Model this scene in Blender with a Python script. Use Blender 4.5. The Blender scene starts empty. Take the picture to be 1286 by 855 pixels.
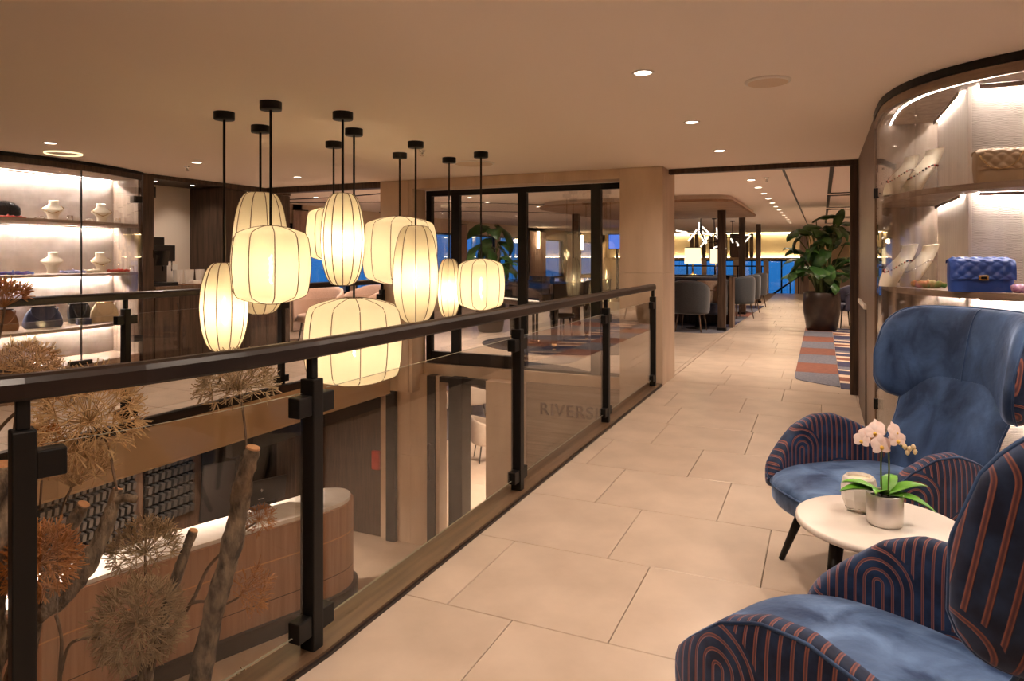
import bpy, bmesh, math, random
from mathutils import Vector, Matrix
random.seed(7)
C = bpy.context.scene.collection
SC = bpy.context.scene
R = math.radians
# ------------------------------------------------------------------ camera, world, exposure
YAW = math.atan(389 / 856)
CY, SY = math.cos(YAW), math.sin(YAW)
cam = bpy.data.cameras.new('camera')
cam.sensor_width = 36
cam.lens = 856 * 36 / 1286
cam.shift_y = -105.5 / 1286
cam.clip_start = 0.05
camo = bpy.data.objects.new('camera', cam)
C.objects.link(camo)
camo.location = (0, 0, 1.4)
camo.rotation_euler = (R(90), 0, YAW)
SC.camera = camo
SC.view_settings.view_transform = 'Standard'
SC.view_settings.look = 'None'
SC.view_settings.gamma = 1
SC.view_settings.use_curve_mapping = False
SC.view_settings.exposure = 0.26
SC.cycles.use_denoising = True
SC.cycles.max_bounces = 14
SC.cycles.diffuse_bounces = 9
SC.cycles.transparent_max_bounces = 24
SC.cycles.sample_clamp_indirect = 6
SC.cycles.caustics_reflective = False
SC.cycles.caustics_refractive = False
wd = bpy.data.worlds.new('dusk')
SC.world = wd
wd.use_nodes = True
wn = wd.node_tree
bg = wn.nodes['Background']
tc = wn.nodes.new('ShaderNodeTexCoord')
sp = wn.nodes.new('ShaderNodeSeparateXYZ')
rp = wn.nodes.new('ShaderNodeValToRGB')
wn.links.new(tc.outputs['Generated'], sp.inputs[0])
mr = wn.nodes.new('ShaderNodeMapRange')
mr.inputs['From Min'].default_value = -0.3
mr.inputs['From Max'].default_value = 0.6
wn.links.new(sp.outputs['Z'], mr.inputs['Value'])
wn.links.new(mr.outputs[0], rp.inputs[0])
rp.color_ramp.elements[0].color = (0.006, 0.03, 0.10, 1)
rp.color_ramp.elements[1].color = (0.02, 0.10, 0.42, 1)
e = rp.color_ramp.elements.new(0.36)
e.color = (0.03, 0.26, 0.80, 1)
wn.links.new(rp.outputs[0], bg.inputs[0])
bg.inputs[1].default_value = 0.85

WARM = (1.0, 0.81, 0.66)
def spot(x, y, z, power, angle=160, blend=1.0, col=WARM, rad=0.05):
    l = bpy.data.lights.new('downlight_lamp', 'SPOT')
    l.energy = power; l.color = col; l.spot_size = R(angle); l.spot_blend = blend; l.shadow_soft_size = rad
    o = bpy.data.objects.new('downlight_lamp', l); C.objects.link(o); o.location = (x, y, z)
    return o
def point(x, y, z, power, col=WARM, rad=0.05, parent=None):
    l = bpy.data.lights.new('bulb_lamp', 'POINT')
    l.energy = power; l.color = col; l.shadow_soft_size = rad
    o = bpy.data.objects.new('bulb_lamp', l); C.objects.link(o); o.location = (x, y, z)
    o.parent = parent
    return o
P_DOWN, P_DINE, P_LOW, P_LANTERN, LED_R, LED_L = 75, 235, 500, 1.95, 370.0, 520.0
CEIL = 2.38
# ------------------------------------------------------------------ surveying: a pixel to a point on a real plane
def ray(px):
    u = (px - 643) / 856
    return (-SY + CY * u, CY + SY * u)
def onY(px, Y):
    rx, ry = ray(px); return Y / ry * rx
def onX(px, X):
    rx, ry = ray(px); return X / rx * ry
def dep(x, y): return -SY * x + CY * y
def hh(py, x, y): return 1.4 - (py - 322) * dep(x, y) / 856
def onZ(px, py, h):
    z = 856 * (1.4 - h) / (py - 322); rx, ry = ray(px); return (z * rx, z * ry)
# ------------------------------------------------------------------ materials
M = {}
def _mat(name):
    m = bpy.data.materials.new(name); m.use_nodes = True
    M[name] = m
    nt = m.node_tree
    return m, nt, nt.nodes['Principled BSDF']
def nd(nt, t):
    return nt.nodes.new(t)
def coords(nt, scale, kind='Object'):
    t = nt.nodes.new('ShaderNodeTexCoord'); m = nt.nodes.new('ShaderNodeMapping')
    m.inputs['Scale'].default_value = scale
    nt.links.new(t.outputs[kind], m.inputs['Vector'])
    return m.outputs[0]
def c4(c): return (c[0], c[1], c[2], 1)
def basic(name, col, rough=0.5, metal=0.0, col2=None, nscale=8, stretch=(1, 1, 1), bump=0.0, bscale=60, sheen=0, spec=0.5, detail=4, rnd=0.0, coat=0):
    m, nt, b = _mat(name)
    b.inputs['Base Color'].default_value = c4(col)
    b.inputs['Roughness'].default_value = rough
    b.inputs['Metallic'].default_value = metal
    b.inputs['Specular IOR Level'].default_value = spec
    b.inputs['Sheen Weight'].default_value = sheen
    b.inputs['Coat Weight'].default_value = coat
    out = None
    if col2 is not None:
        n = nd(nt, 'ShaderNodeTexNoise'); n.inputs['Scale'].default_value = nscale; n.inputs['Detail'].default_value = detail
        nt.links.new(coords(nt, stretch), n.inputs['Vector'])
        r = nt.nodes.new('ShaderNodeValToRGB')
        r.color_ramp.elements[0].position = 0.33; r.color_ramp.elements[1].position = 0.68
        r.color_ramp.elements[0].color = c4(col); r.color_ramp.elements[1].color = c4(col2)
        nt.links.new(n.outputs['Fac'], r.inputs[0])
        out = r.outputs[0]
        if rnd:
            oi = nt.nodes.new('ShaderNodeObjectInfo'); h = nt.nodes.new('ShaderNodeHueSaturation')
            mr = nt.nodes.new('ShaderNodeMapRange'); mr.inputs['To Min'].default_value = 1 - rnd; mr.inputs['To Max'].default_value = 1 + rnd
            nt.links.new(oi.outputs['Random'], mr.inputs[0]); nt.links.new(mr.outputs[0], h.inputs['Value'])
            nt.links.new(out, h.inputs['Color']); out = h.outputs[0]
        nt.links.new(out, b.inputs['Base Color'])
    if bump:
        n = nd(nt, 'ShaderNodeTexNoise'); n.inputs['Scale'].default_value = bscale; n.inputs['Detail'].default_value = 3
        nt.links.new(coords(nt, stretch), n.inputs['Vector'])
        bp = nt.nodes.new('ShaderNodeBump'); bp.inputs['Strength'].default_value = bump; bp.inputs['Distance'].default_value = 0.01
        nt.links.new(n.outputs['Fac'], bp.inputs['Height']); nt.links.new(bp.outputs[0], b.inputs['Normal'])
    return m
def emit(name, col, s):
    m = bpy.data.materials.new(name); m.use_nodes = True; M[name] = m
    nt = m.node_tree; nt.nodes.clear()
    o = nt.nodes.new('ShaderNodeOutputMaterial'); e = nt.nodes.new('ShaderNodeEmission')
    e.inputs[0].default_value = c4(col); e.inputs[1].default_value = s
    nt.links.new(e.outputs[0], o.inputs[0]); return m
def glass(name, tint, refl=1.0, base=0.04):
    m = bpy.data.materials.new(name); m.use_nodes = True; M[name] = m
    nt = m.node_tree; nt.nodes.clear()
    o = nt.nodes.new('ShaderNodeOutputMaterial'); t = nt.nodes.new('ShaderNodeBsdfTransparent'); g = nt.nodes.new('ShaderNodeBsdfGlossy')
    t.inputs[0].default_value = c4(tint); g.inputs['Roughness'].default_value = 0.0
    x = nt.nodes.new('ShaderNodeMixShader'); mu = nt.nodes.new('ShaderNodeMath'); mu.operation = 'MULTIPLY'; mu.inputs[1].default_value = refl
    # the back face of a thin pane would see total internal reflection: use the facing angle on both sides
    lw = nt.nodes.new('ShaderNodeLayerWeight'); lw.inputs[0].default_value = 0.5
    pw = nt.nodes.new('ShaderNodeMath'); pw.operation = 'POWER'; pw.inputs[1].default_value = 3.5
    ad = nt.nodes.new('ShaderNodeMath'); ad.operation = 'MULTIPLY_ADD'; ad.inputs[1].default_value = 0.8; ad.inputs[2].default_value = base
    nt.links.new(lw.outputs['Facing'], pw.inputs[0]); nt.links.new(pw.outputs[0], ad.inputs[0]); nt.links.new(ad.outputs[0], mu.inputs[0])
    nt.links.new(mu.outputs[0], x.inputs[0]); nt.links.new(t.outputs[0], x.inputs[1]); nt.links.new(g.outputs[0], x.inputs[2])
    nt.links.new(x.outputs[0], o.inputs[0]); return m

basic('ceiling_paint', (.93, .83, .74), .75)
basic('plaster', (.70, .56, .43), .7)
basic('white_plaster', (.78, .68, .58), .7)
basic('tile_stone', (.44, .342, .262), .30, col2=(.56, .44, .342), nscale=3.2, detail=8, bump=.02, bscale=30, rnd=.03, spec=.35)
basic('grout', (.38, .29, .21), .9)
basic('stone', (.56, .42, .30), .5, col2=(.66, .51, .38), nscale=2.2, stretch=(2.5, 2.5, .6), detail=8, rnd=.015)
basic('fascia_paint', (.50, .34, .20), .6)
basic('dark_wood', (.030, .017, .011), .42, col2=(.085, .050, .032), nscale=4, stretch=(9, 9, .6), detail=8, spec=.4)
basic('brown_wood', (.105, .062, .038), .4, col2=(.19, .118, .075), nscale=4, stretch=(9, 9, .5), detail=8)
basic('rail_wood', (.010, .006, .005), .33, col2=(.026, .015, .011), nscale=6, stretch=(2, .3, 2), spec=.4)
basic('curb_wood', (.085, .048, .026), .38, col2=(.15, .088, .048), nscale=6, stretch=(6, .4, 6), detail=7)
basic('display_wood', (.34, .27, .22), .5, col2=(.52, .44, .38), nscale=3.5, stretch=(7, 7, .55), detail=10)
basic('shelf_wood', (.23, .155, .11), .45, col2=(.33, .235, .17), nscale=5, stretch=(1, 1, 8), detail=6)
basic('desk_wood', (.33, .175, .10), .45, col2=(.43, .245, .15), nscale=3, stretch=(9, 9, .4), detail=9)
basic('marble', (.78, .72, .66), .15, col2=(.9, .87, .83), nscale=5, detail=12, stretch=(1, 2, 1))
basic('black_metal', (.006, .005, .0045), .45, spec=.3)
basic('black_gloss', (.006, .006, .006), .08, coat=.6)
basic('black_plastic', (.012, .011, .011), .3)
basic('dark_steel', (.03, .026, .024), .3, metal=.8)
basic('gold', (.75, .52, .22), .25, metal=1)
basic('chrome', (.75, .74, .72), .15, metal=1)
basic('silver_pot', (.80, .76, .73), .30, metal=.65)
basic('white_laminate', (.74, .66, .59), .35)
basic('end_wood', (.17, .125, .095), .5, col2=(.31, .24, .19), nscale=3.5, stretch=(7, 7, .55), detail=10)
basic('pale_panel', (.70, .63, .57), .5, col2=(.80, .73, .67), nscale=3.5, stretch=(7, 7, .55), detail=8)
basic('slot_grey', (.035, .032, .030), .5)
basic('white_ceramic', (.85, .80, .74), .3)
basic('ivory_linen', (.74, .66, .52), .8, bump=.2, bscale=300)
basic('grey_fabric', (.022, .024, .029), .85, col2=(.034, .036, .041), nscale=60, sheen=.3)
basic('beige_fabric', (.45, .36, .28), .85, col2=(.52, .42, .33), nscale=60, sheen=.2)
basic('pink_fabric', (.42, .27, .20), .85, col2=(.48, .32, .24), nscale=60, sheen=.2)
basic('blue_fabric', (.035, .04, .075), .8, col2=(.055, .06, .10), nscale=40, sheen=.4)
basic('purple_fabric', (.075, .065, .10), .85, sheen=.4)
basic('cushion_fabric', (.50, .36, .27), .85, col2=(.6, .46, .35), nscale=50, stretch=(1, 1, .2))
basic('curtain', (.52, .38, .32), .85, sheen=.3)
basic('leaf', (.018, .065, .012), .42, col2=(.05, .13, .025), nscale=9)
basic('light_leaf', (.07, .20, .03), .42, col2=(.12, .27, .05), nscale=9)
basic('orchid_leaf', (.08, .28, .015), .4, col2=(.17, .42, .04), nscale=14)
basic('stem_green', (.10, .14, .04), .5)
basic('petal', (.86, .66, .60), .6, col2=(.93, .80, .75), nscale=30)
basic('petal_yellow', (.75, .45, .06), .6)
basic('bud', (.70, .55, .32), .6)
basic('bark', (.03, .019, .012), .9, col2=(.36, .27, .18), nscale=30, stretch=(1, 1, .5), detail=10, bump=1.0, bscale=70)
basic('cut_wood', (.55, .27, .12), .8, col2=(.66, .36, .17), nscale=40)
basic('dried_tan', (.50, .32, .14), .8, col2=(.68, .48, .25), nscale=25)
basic('dried_grey', (.32, .23, .12), .8, col2=(.48, .35, .20), nscale=25)
basic('dried_orange', (.36, .13, .03), .8, col2=(.52, .23, .06), nscale=25)
basic('stem_brown', (.10, .055, .03), .8, col2=(.20, .13, .08), nscale=30)
basic('planter_brown', (.022, .013, .010), .3, col2=(.045, .027, .019), nscale=6)
basic('soil', (.02, .013, .009), .95)
basic('bag_blue', (.020, .07, .34), .42, spec=.5)
basic('bag_tan', (.42, .29, .17), .45)
basic('bag_navy', (.035, .045, .10), .45)
basic('bag_black', (.010, .011, .015), .4)
basic('bag_cream', (.62, .47, .28), .5)
basic('bag_brown', (.22, .085, .025), .5)
basic('fur_black', (.012, .011, .011), .9, bump=1, bscale=90)
basic('scarf_red', (.50, .05, .03), .7)
basic('scarf_blue', (.05, .13, .50), .7, col2=(.15, .05, .35), nscale=30)
basic('scarf_pale', (.45, .52, .75), .7, col2=(.25, .22, .5), nscale=60)
basic('scarf_multi', (.72, .25, .12), .7, col2=(.12, .30, .08), nscale=18)
basic('scarf_purple', (.30, .06, .36), .7, col2=(.75, .55, .6), nscale=45)
basic('rug_grey', (.10, .10, .125), .95, col2=(.17, .165, .19), nscale=45)
basic('rug_rust', (.15, .05, .035), .95, col2=(.25, .09, .05), nscale=14, stretch=(1, 4, 1))
basic('rug_cream', (.62, .46, .33), .95)
basic('rug_navy', (.035, .032, .075), .95)
basic('rug_dark', (.016, .014, .018), .8, col2=(.03, .026, .032), nscale=8)
basic('lower_tile', (.50, .38, .28), .35, col2=(.58, .45, .34), nscale=3)
basic('lower_carpet', (.07, .06, .075), .95, col2=(.14, .125, .15), nscale=25)
basic('sign_wall', (.26, .19, .135), .5, col2=(.38, .29, .215), nscale=3, stretch=(.5, .5, 14), detail=8)
basic('sign_letter', (.17, .12, .095), .35, metal=.5)
basic('raft_wood', (.26, .15, .085), .6, col2=(.42, .26, .155), nscale=3, stretch=(.5, 8, 8), detail=8)
basic('yellow_wall', (.72, .58, .36), .7)
basic('red_sign', (.55, .05, .03), .5)
basic('paper', (.8, .75, .68), .7)
basic('candle_wax', (.85, .76, .56), .45)
basic('grille', (.045, .036, .03), .5)
emit('lamp_white', (1, .86, .68), 14)
emit('led_strip_right', (1, .89, .79), LED_R)
emit('led_strip_soft', (1, .89, .79), 220)
emit('led_strip_dim', (1, .89, .79), 30)
emit('led_strip_left', (1, .89, .79), LED_L)
emit('filament', (1, .78, .40), 160)
emit('lampshade_glow', (1, .76, .40), 1.6)
emit('sconce_glow', (1, .72, .42), 9)
emit('tube_glow', (1, .88, .72), 2.2)
emit('cove_glow', (1, .80, .46), 20)
emit('screen_blue', (.12, .25, .9), 1.0)
glass('window_glass', (.95, .945, .94), 1.0, .13)
glass('rail_glass', (.965, .955, .935), .8)
glass('display_glass', (.97, .96, .95), .8)
glass('tumbler_glass', (.93, .92, .90), 1.0)
basic('glass_edge', (.26, .25, .18), .3)
# ------------------------------------------------------------------ special fabrics
def math_node(nt, op, a, b=None, c=None):
    n = nt.nodes.new('ShaderNodeMath'); n.operation = op
    for i, v in enumerate((a, b, c)):
        if v is None: continue
        if isinstance(v, (int, float)): n.inputs[i].default_value = v
        else: nt.links.new(v, n.inputs[i])
    return n.outputs[0]
def velvet(name, dark, light):
    m, nt, b = _mat(name)
    n = nt.nodes.new('ShaderNodeTexNoise'); n.inputs['Scale'].default_value = 7; n.inputs['Detail'].default_value = 7; n.inputs['Distortion'].default_value = .6
    nt.links.new(coords(nt, (1, 1, .6)), n.inputs['Vector'])
    r = nt.nodes.new('ShaderNodeValToRGB'); r.color_ramp.elements[0].position = .36; r.color_ramp.elements[1].position = .70
    r.color_ramp.elements[0].color = c4(dark); r.color_ramp.elements[1].color = c4(light)
    nt.links.new(n.outputs['Fac'], r.inputs[0]); nt.links.new(r.outputs[0], b.inputs['Base Color'])
    b.inputs['Roughness'].default_value = .62; b.inputs['Specular IOR Level'].default_value = .25
    b.inputs['Sheen Weight'].default_value = .8; b.inputs['Sheen Roughness'].default_value = .35
    b.inputs['Sheen Tint'].default_value = (.40, .52, .80, 1)
    n2 = nt.nodes.new('ShaderNodeTexNoise'); n2.inputs['Scale'].default_value = 22; n2.inputs['Detail'].default_value = 4
    nt.links.new(coords(nt, (1, 1, 1)), n2.inputs['Vector'])
    bp = nt.nodes.new('ShaderNodeBump'); bp.inputs['Strength'].default_value = .25; bp.inputs['Distance'].default_value = .012
    nt.links.new(n2.outputs['Fac'], bp.inputs['Height']); nt.links.new(bp.outputs[0], b.inputs['Normal'])
velvet('velvet', (.009, .023, .064), (.052, .105, .23))
velvet('velvet_seat_lit', (.014, .036, .10), (.14, .235, .43))  # paler velvet for the seats: overhead highlight and lighter nap put into the colour
def arch_pattern(name):
    m, nt, b = _mat(name)
    uv = nt.nodes.new('ShaderNodeUVMap'); s = nt.nodes.new('ShaderNodeSeparateXYZ'); nt.links.new(uv.outputs[0], s.inputs[0])
    W, H, per = .21, .31, .0262
    Rr = W / 2
    u, v = s.outputs[0], s.outputs[1]
    col = math_node(nt, 'FLOOR', math_node(nt, 'DIVIDE', u, W))
    x = math_node(nt, 'ABSOLUTE', math_node(nt, 'SUBTRACT', u, math_node(nt, 'MULTIPLY', math_node(nt, 'ADD', col, .5), W)))
    sh = math_node(nt, 'MULTIPLY', math_node(nt, 'FLOORED_MODULO', col, 2.0), H * .5)
    vl = math_node(nt, 'FLOORED_MODULO', math_node(nt, 'ADD', v, sh), H)
    dy = math_node(nt, 'MAXIMUM', math_node(nt, 'SUBTRACT', vl, H - Rr), 0.0)
    d = math_node(nt, 'SQRT', math_node(nt, 'ADD', math_node(nt, 'MULTIPLY', x, x), math_node(nt, 'MULTIPLY', dy, dy)))
    over = math_node(nt, 'GREATER_THAN', d, Rr)
    dd = math_node(nt, 'ADD', math_node(nt, 'MULTIPLY', over, x), math_node(nt, 'MULTIPLY', math_node(nt, 'SUBTRACT', 1.0, over), d))
    f = math_node(nt, 'ABSOLUTE', math_node(nt, 'SUBTRACT', math_node(nt, 'FRACT', math_node(nt, 'DIVIDE', dd, per)), .5))
    mr = nt.nodes.new('ShaderNodeMapRange'); mr.inputs['From Min'].default_value = .17; mr.inputs['From Max'].default_value = .12
    nt.links.new(f, mr.inputs[0])
    inner = nt.nodes.new('ShaderNodeMapRange'); inner.inputs['From Min'].default_value = .03; inner.inputs['From Max'].default_value = .12
    nt.links.new(f, inner.inputs[0])
    n = nt.nodes.new('ShaderNodeTexNoise'); n.inputs['Scale'].default_value = 16; n.inputs['Detail'].default_value = 6
    nt.links.new(coords(nt, (1, 1, 1)), n.inputs['Vector'])
    r = nt.nodes.new('ShaderNodeValToRGB'); r.color_ramp.elements[0].position = .38; r.color_ramp.elements[1].position = .72
    r.color_ramp.elements[0].color = (.004, .008, .028, 1); r.color_ramp.elements[1].color = (.018, .042, .105, 1)
    nt.links.new(n.outputs['Fac'], r.inputs[0])
    cop = nt.nodes.new('ShaderNodeMix'); cop.data_type = 'RGBA'
    cop.inputs[6].default_value = (.085, .035, .045, 1); cop.inputs[7].default_value = (.29, .10, .062, 1)
    nt.links.new(inner.outputs[0], cop.inputs[0])
    mx = nt.nodes.new('ShaderNodeMix'); mx.data_type = 'RGBA'
    nt.links.new(mr.outputs[0], mx.inputs[0]); nt.links.new(r.outputs[0], mx.inputs[6]); nt.links.new(cop.outputs[2], mx.inputs[7])
    nt.links.new(mx.outputs[2], b.inputs['Base Color'])
    b.inputs['Roughness'].default_value = .65; b.inputs['Specular IOR Level'].default_value = .25
    b.inputs['Sheen Weight'].default_value = .35; b.inputs['Sheen Tint'].default_value = (.4, .5, .8, 1)
    inv = math_node(nt, 'SUBTRACT', 1.0, mr.outputs[0])
    bp = nt.nodes.new('ShaderNodeBump'); bp.inputs['Strength'].default_value = .5; bp.inputs['Distance'].default_value = .004
    nt.links.new(inv, bp.inputs['Height']); nt.links.new(bp.outputs[0], b.inputs['Normal'])
arch_pattern('arch_velvet')
def shade_fabric(name, col):
    m = bpy.data.materials.new(name); m.use_nodes = True; M[name] = m
    nt = m.node_tree; nt.nodes.clear()
    o = nt.nodes.new('ShaderNodeOutputMaterial')
    tl = nt.nodes.new('ShaderNodeBsdfTranslucent'); df = nt.nodes.new('ShaderNodeBsdfDiffuse'); tr = nt.nodes.new('ShaderNodeBsdfTransparent')
    tl.inputs[0].default_value = c4(col); df.inputs[0].default_value = (.75, .66, .50, 1); tr.inputs[0].default_value = (1, .9, .7, 1)
    a = nt.nodes.new('ShaderNodeMixShader'); a.inputs[0].default_value = .20
    nt.links.new(tl.outputs[0], a.inputs[1]); nt.links.new(df.outputs[0], a.inputs[2])
    b = nt.nodes.new('ShaderNodeMixShader'); b.inputs[0].default_value = .10
    nt.links.new(a.outputs[0], b.inputs[1]); nt.links.new(tr.outputs[0], b.inputs[2])
    nt.links.new(b.outputs[0], o.inputs[0])
shade_fabric('lantern_fabric', (.95, .86, .70))
def relief(name, c1, c2):
    # herringbone-like relief wallcovering at the back of the display niches
    m, nt, b = _mat(name)
    n = nt.nodes.new('ShaderNodeTexNoise'); n.inputs['Scale'].default_value = 6; n.inputs['Detail'].default_value = 8
    cc = coords(nt, (1, 1, 1)); nt.links.new(cc, n.inputs['Vector'])
    r = nt.nodes.new('ShaderNodeValToRGB'); r.color_ramp.elements[0].position = .35; r.color_ramp.elements[1].position = .7
    r.color_ramp.elements[0].color = c4(c1); r.color_ramp.elements[1].color = c4(c2)
    nt.links.new(n.outputs['Fac'], r.inputs[0]); nt.links.new(r.outputs[0], b.inputs['Base Color'])
    w = nt.nodes.new('ShaderNodeTexWave'); w.wave_type = 'BANDS'; w.bands_direction = 'Z'; w.inputs['Scale'].default_value = 40
    w.inputs['Distortion'].default_value = 14; w.inputs['Detail'].default_value = 2; w.inputs['Detail Scale'].default_value = .35
    nt.links.new(cc, w.inputs['Vector'])
    bp = nt.nodes.new('ShaderNodeBump'); bp.inputs['Strength'].default_value = .5; bp.inputs['Distance'].default_value = .004
    nt.links.new(w.outputs['Fac'], bp.inputs['Height']); nt.links.new(bp.outputs[0], b.inputs['Normal'])
    b.inputs['Roughness'].default_value = .6
relief('relief_panel', (.56, .49, .44), (.70, .63, .58))

# ------------------------------------------------------------------ mesh building
def V(*a): return Vector(a)
class MB:
    def __init__(s): s.v = []; s.f = []; s.m = []; s.uv = []; s.sm = []
    def add(s, vs, fs, mat=0, smooth=False, uvs=None):
        o = len(s.v); s.v.extend(tuple(p) for p in vs)
        for i, f in enumerate(fs):
            s.f.append(tuple(o + k for k in f)); s.m.append(mat[i] if isinstance(mat, list) else mat); s.sm.append(smooth)
            s.uv.append([uvs[k] for k in f] if uvs else None)
        return s
    def box(s, x0, x1, y0, y1, z0, z1, mat=0, top=None):
        vs = [(x0,y0,z0),(x1,y0,z0),(x1,y1,z0),(x0,y1,z0),(x0,y0,z1),(x1,y0,z1),(x1,y1,z1),(x0,y1,z1)]
        return s.add(vs, [(0,3,2,1),(4,5,6,7),(0,1,5,4),(1,2,6,5),(2,3,7,6),(3,0,4,7)], mat)
    def bbox(s, x0, x1, y0, y1, z0, z1, b=.004, mat=0):
        # box with bevelled edges (octant corners)
        cx, cy, cz = (x0+x1)/2, (y0+y1)/2, (z0+z1)/2; hx, hy, hz_ = abs(x1-x0)/2, abs(y1-y0)/2, abs(z1-z0)/2
        b = min(b, hx*.9, hy*.9, hz_*.9)
        bm = bmesh.new(); bmesh.ops.create_cube(bm, size=1)
        for v in bm.verts: v.co = Vector((cx+v.co.x*2*hx, cy+v.co.y*2*hy, cz+v.co.z*2*hz_))
        bmesh.ops.bevel(bm, geom=bm.edges[:], offset=b, segments=2, affect='EDGES', profile=.5)
        s.frombm(bm, mat, b >= .02); return s
    def frombm(s, bm, mat=0, smooth=False):
        bm.verts.index_update()
        s.add([v.co.copy() for v in bm.verts], [[v.index for v in f.verts] for f in bm.faces], mat, smooth); bm.free(); return s
    def prism(s, poly, z0, z1, mat=0):
        n = len(poly); a = sum(poly[i][0]*poly[(i+1)%n][1]-poly[(i+1)%n][0]*poly[i][1] for i in range(n))
        if a < 0: poly = poly[::-1]
        vs = [(p[0],p[1],z0) for p in poly] + [(p[0],p[1],z1) for p in poly]
        fs = [tuple(range(n-1,-1,-1)), tuple(range(n,2*n))] + [(i,(i+1)%n,n+(i+1)%n,n+i) for i in range(n)]
        return s.add(vs, fs, mat)
    def tube(s, pts, rad, seg=8, mat=0, smooth=True, cap=True, closed=False, flat=1.0):
        pts = [Vector(p) for p in pts]; n = len(pts)
        if not hasattr(rad, '__len__'): rad = [rad]*n
        up = Vector((0,0,1)); rings = []; prevx = None
        for i, p in enumerate(pts):
            a = pts[(i-1) % n] if (i or closed) else p; b = pts[(i+1) % n] if (i < n-1 or closed) else p
            t = (b-a)
            t = t.normalized() if t.length > 1e-9 else Vector((0,0,1))
            if prevx is None:
                x = t.cross(up)
                if x.length < .05: x = t.cross(Vector((0,1,0)))
            else:
                x = prevx - t*prevx.dot(t)
                if x.length < 1e-4: x = t.cross(up)
            x.normalize(); prevx = x; y = t.cross(x)
            rings.append([p + x*rad[i]*math.cos(2*math.pi*k/seg) + y*rad[i]*flat*math.sin(2*math.pi*k/seg) for k in range(seg)])
        vs = [q for r in rings for q in r]; fs = []
        m = n if closed else n-1
        for i in range(m):
            for k in range(seg):
                a0 = i*seg+k; a1 = i*seg+(k+1)%seg; b0 = ((i+1)%n)*seg+k; b1 = ((i+1)%n)*seg+(k+1)%seg
                fs.append((a0,b0,b1,a1))
        if cap and not closed: fs += [tuple(range(seg)), tuple(range((n-1)*seg+seg-1,(n-1)*seg-1,-1))]
        return s.add(vs, fs, mat, smooth)
    def lathe(s, prof, seg=24, c=(0,0,0), mat=0, smooth=True, cap=True):
        n = len(prof); vs = [(c[0]+r*math.cos(2*math.pi*k/seg), c[1]+r*math.sin(2*math.pi*k/seg), c[2]+z) for r, z in prof for k in range(seg)]
        fs = [(i*seg+k, i*seg+(k+1)%seg, (i+1)*seg+(k+1)%seg, (i+1)*seg+k) for i in range(n-1) for k in range(seg)]
        if prof[0][1] > prof[-1][1]: fs = [f[::-1] for f in fs]
        if cap:
            fs += [tuple(range(seg-1,-1,-1)), tuple(range((n-1)*seg, n*seg))]
        return s.add(vs, fs, mat, smooth)
    def grid(s, fn, nu, nv, mat=0, smooth=True, closeu=False, closev=False, uvf=None, matf=None, flip=False):
        U = nu if closeu else nu+1; W = nv if closev else nv+1
        vs = [fn(i/nu, j/nv) for i in range(U) for j in range(W)]
        o = len(s.v); s.v.extend(tuple(p) for p in vs)
        for i in range(nu):
            for j in range(nv):
                q = [(i,j),(i+1,j),(i+1,j+1),(i,j+1)]
                if flip: q = q[::-1]
                s.f.append(tuple(o + (a % U)*W + (b % W) for a, b in q)); s.sm.append(smooth)
                s.m.append(matf((i+.5)/nu, (j+.5)/nv) if matf else mat)
                s.uv.append([uvf(a/nu, b/nv) for a, b in q] if uvf else None)
        return s
    def build(s, name, mats, parent=None, loc=None, rotz=0, kind=None):
        me = bpy.data.meshes.new(name); me.from_pydata(s.v, [], s.f)
        if isinstance(mats, str): mats = [mats]
        for m in mats: me.materials.append(M[m])
        me.polygons.foreach_set('material_index', s.m); me.polygons.foreach_set('use_smooth', s.sm)
        if any(u is not None for u in s.uv):
            l = me.uv_layers.new(name='UVMap'); k = 0
            for f, u in zip(s.f, s.uv):
                for q in range(len(f)):
                    l.data[k].uv = u[q] if u else (0, 0); k += 1
        me.update()
        o = bpy.data.objects.new(name, me); C.objects.link(o); o.parent = parent
        if loc is not None: o.location = loc
        if rotz: o.rotation_euler = (0, 0, rotz)
        if kind: o['kind'] = kind
        return o
def tag(o, label, cat, group=None, kind=None):
    o['label'] = label; o['category'] = cat
    if group: o['group'] = group
    if kind: o['kind'] = kind
    return o
def thing(name, label, cat, loc=(0,0,0), rotz=0, group=None):
    o = bpy.data.objects.new(name, None); o.empty_display_size = .1; C.objects.link(o); o.location = loc; o.rotation_euler = (0,0,rotz)
    return tag(o, label, cat, group)
def struct(name, mb, mat, parent=None):
    o = mb.build(name, mat, parent)
    if parent is None: o['kind'] = 'structure'
    return o
def copy_tree(o, parent=None):
    c = o.copy(); C.objects.link(c); c.parent = parent
    for ch in list(o.children): copy_tree(ch, c)
    return c
def dup(root, label, loc, rotz=0, scale=None, group=None):
    c = copy_tree(root); c.location = loc; c.rotation_euler = (0,0,rotz); c['label'] = label
    if scale: c.scale = scale
    if group: c['group'] = group
    return c
def crom(pts, n):
    # Catmull-Rom samples through points of any dimension
    P = [pts[0]] + list(pts) + [pts[-1]]; out = []; m = len(pts)-1
    for k in range(n+1):
        t = k/n*m; i = min(int(t), m-1); f = t-i; a,b,c,d = P[i],P[i+1],P[i+2],P[i+3]
        out.append(tuple(.5*(2*b[q]+(c[q]-a[q])*f+(2*a[q]-5*b[q]+4*c[q]-d[q])*f*f+(3*b[q]-a[q]-3*c[q]+d[q])*f**3) for q in range(len(b))))
    return out
def spw(v, e): return math.copysign(abs(v)**e, v)
def lerp(a, b, t): return a+(b-a)*t
def interp(tab, t):
    n = len(tab)-1; k = min(int(t*n), n-1); f = t*n-k; return lerp(tab[k], tab[k+1], f)
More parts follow.
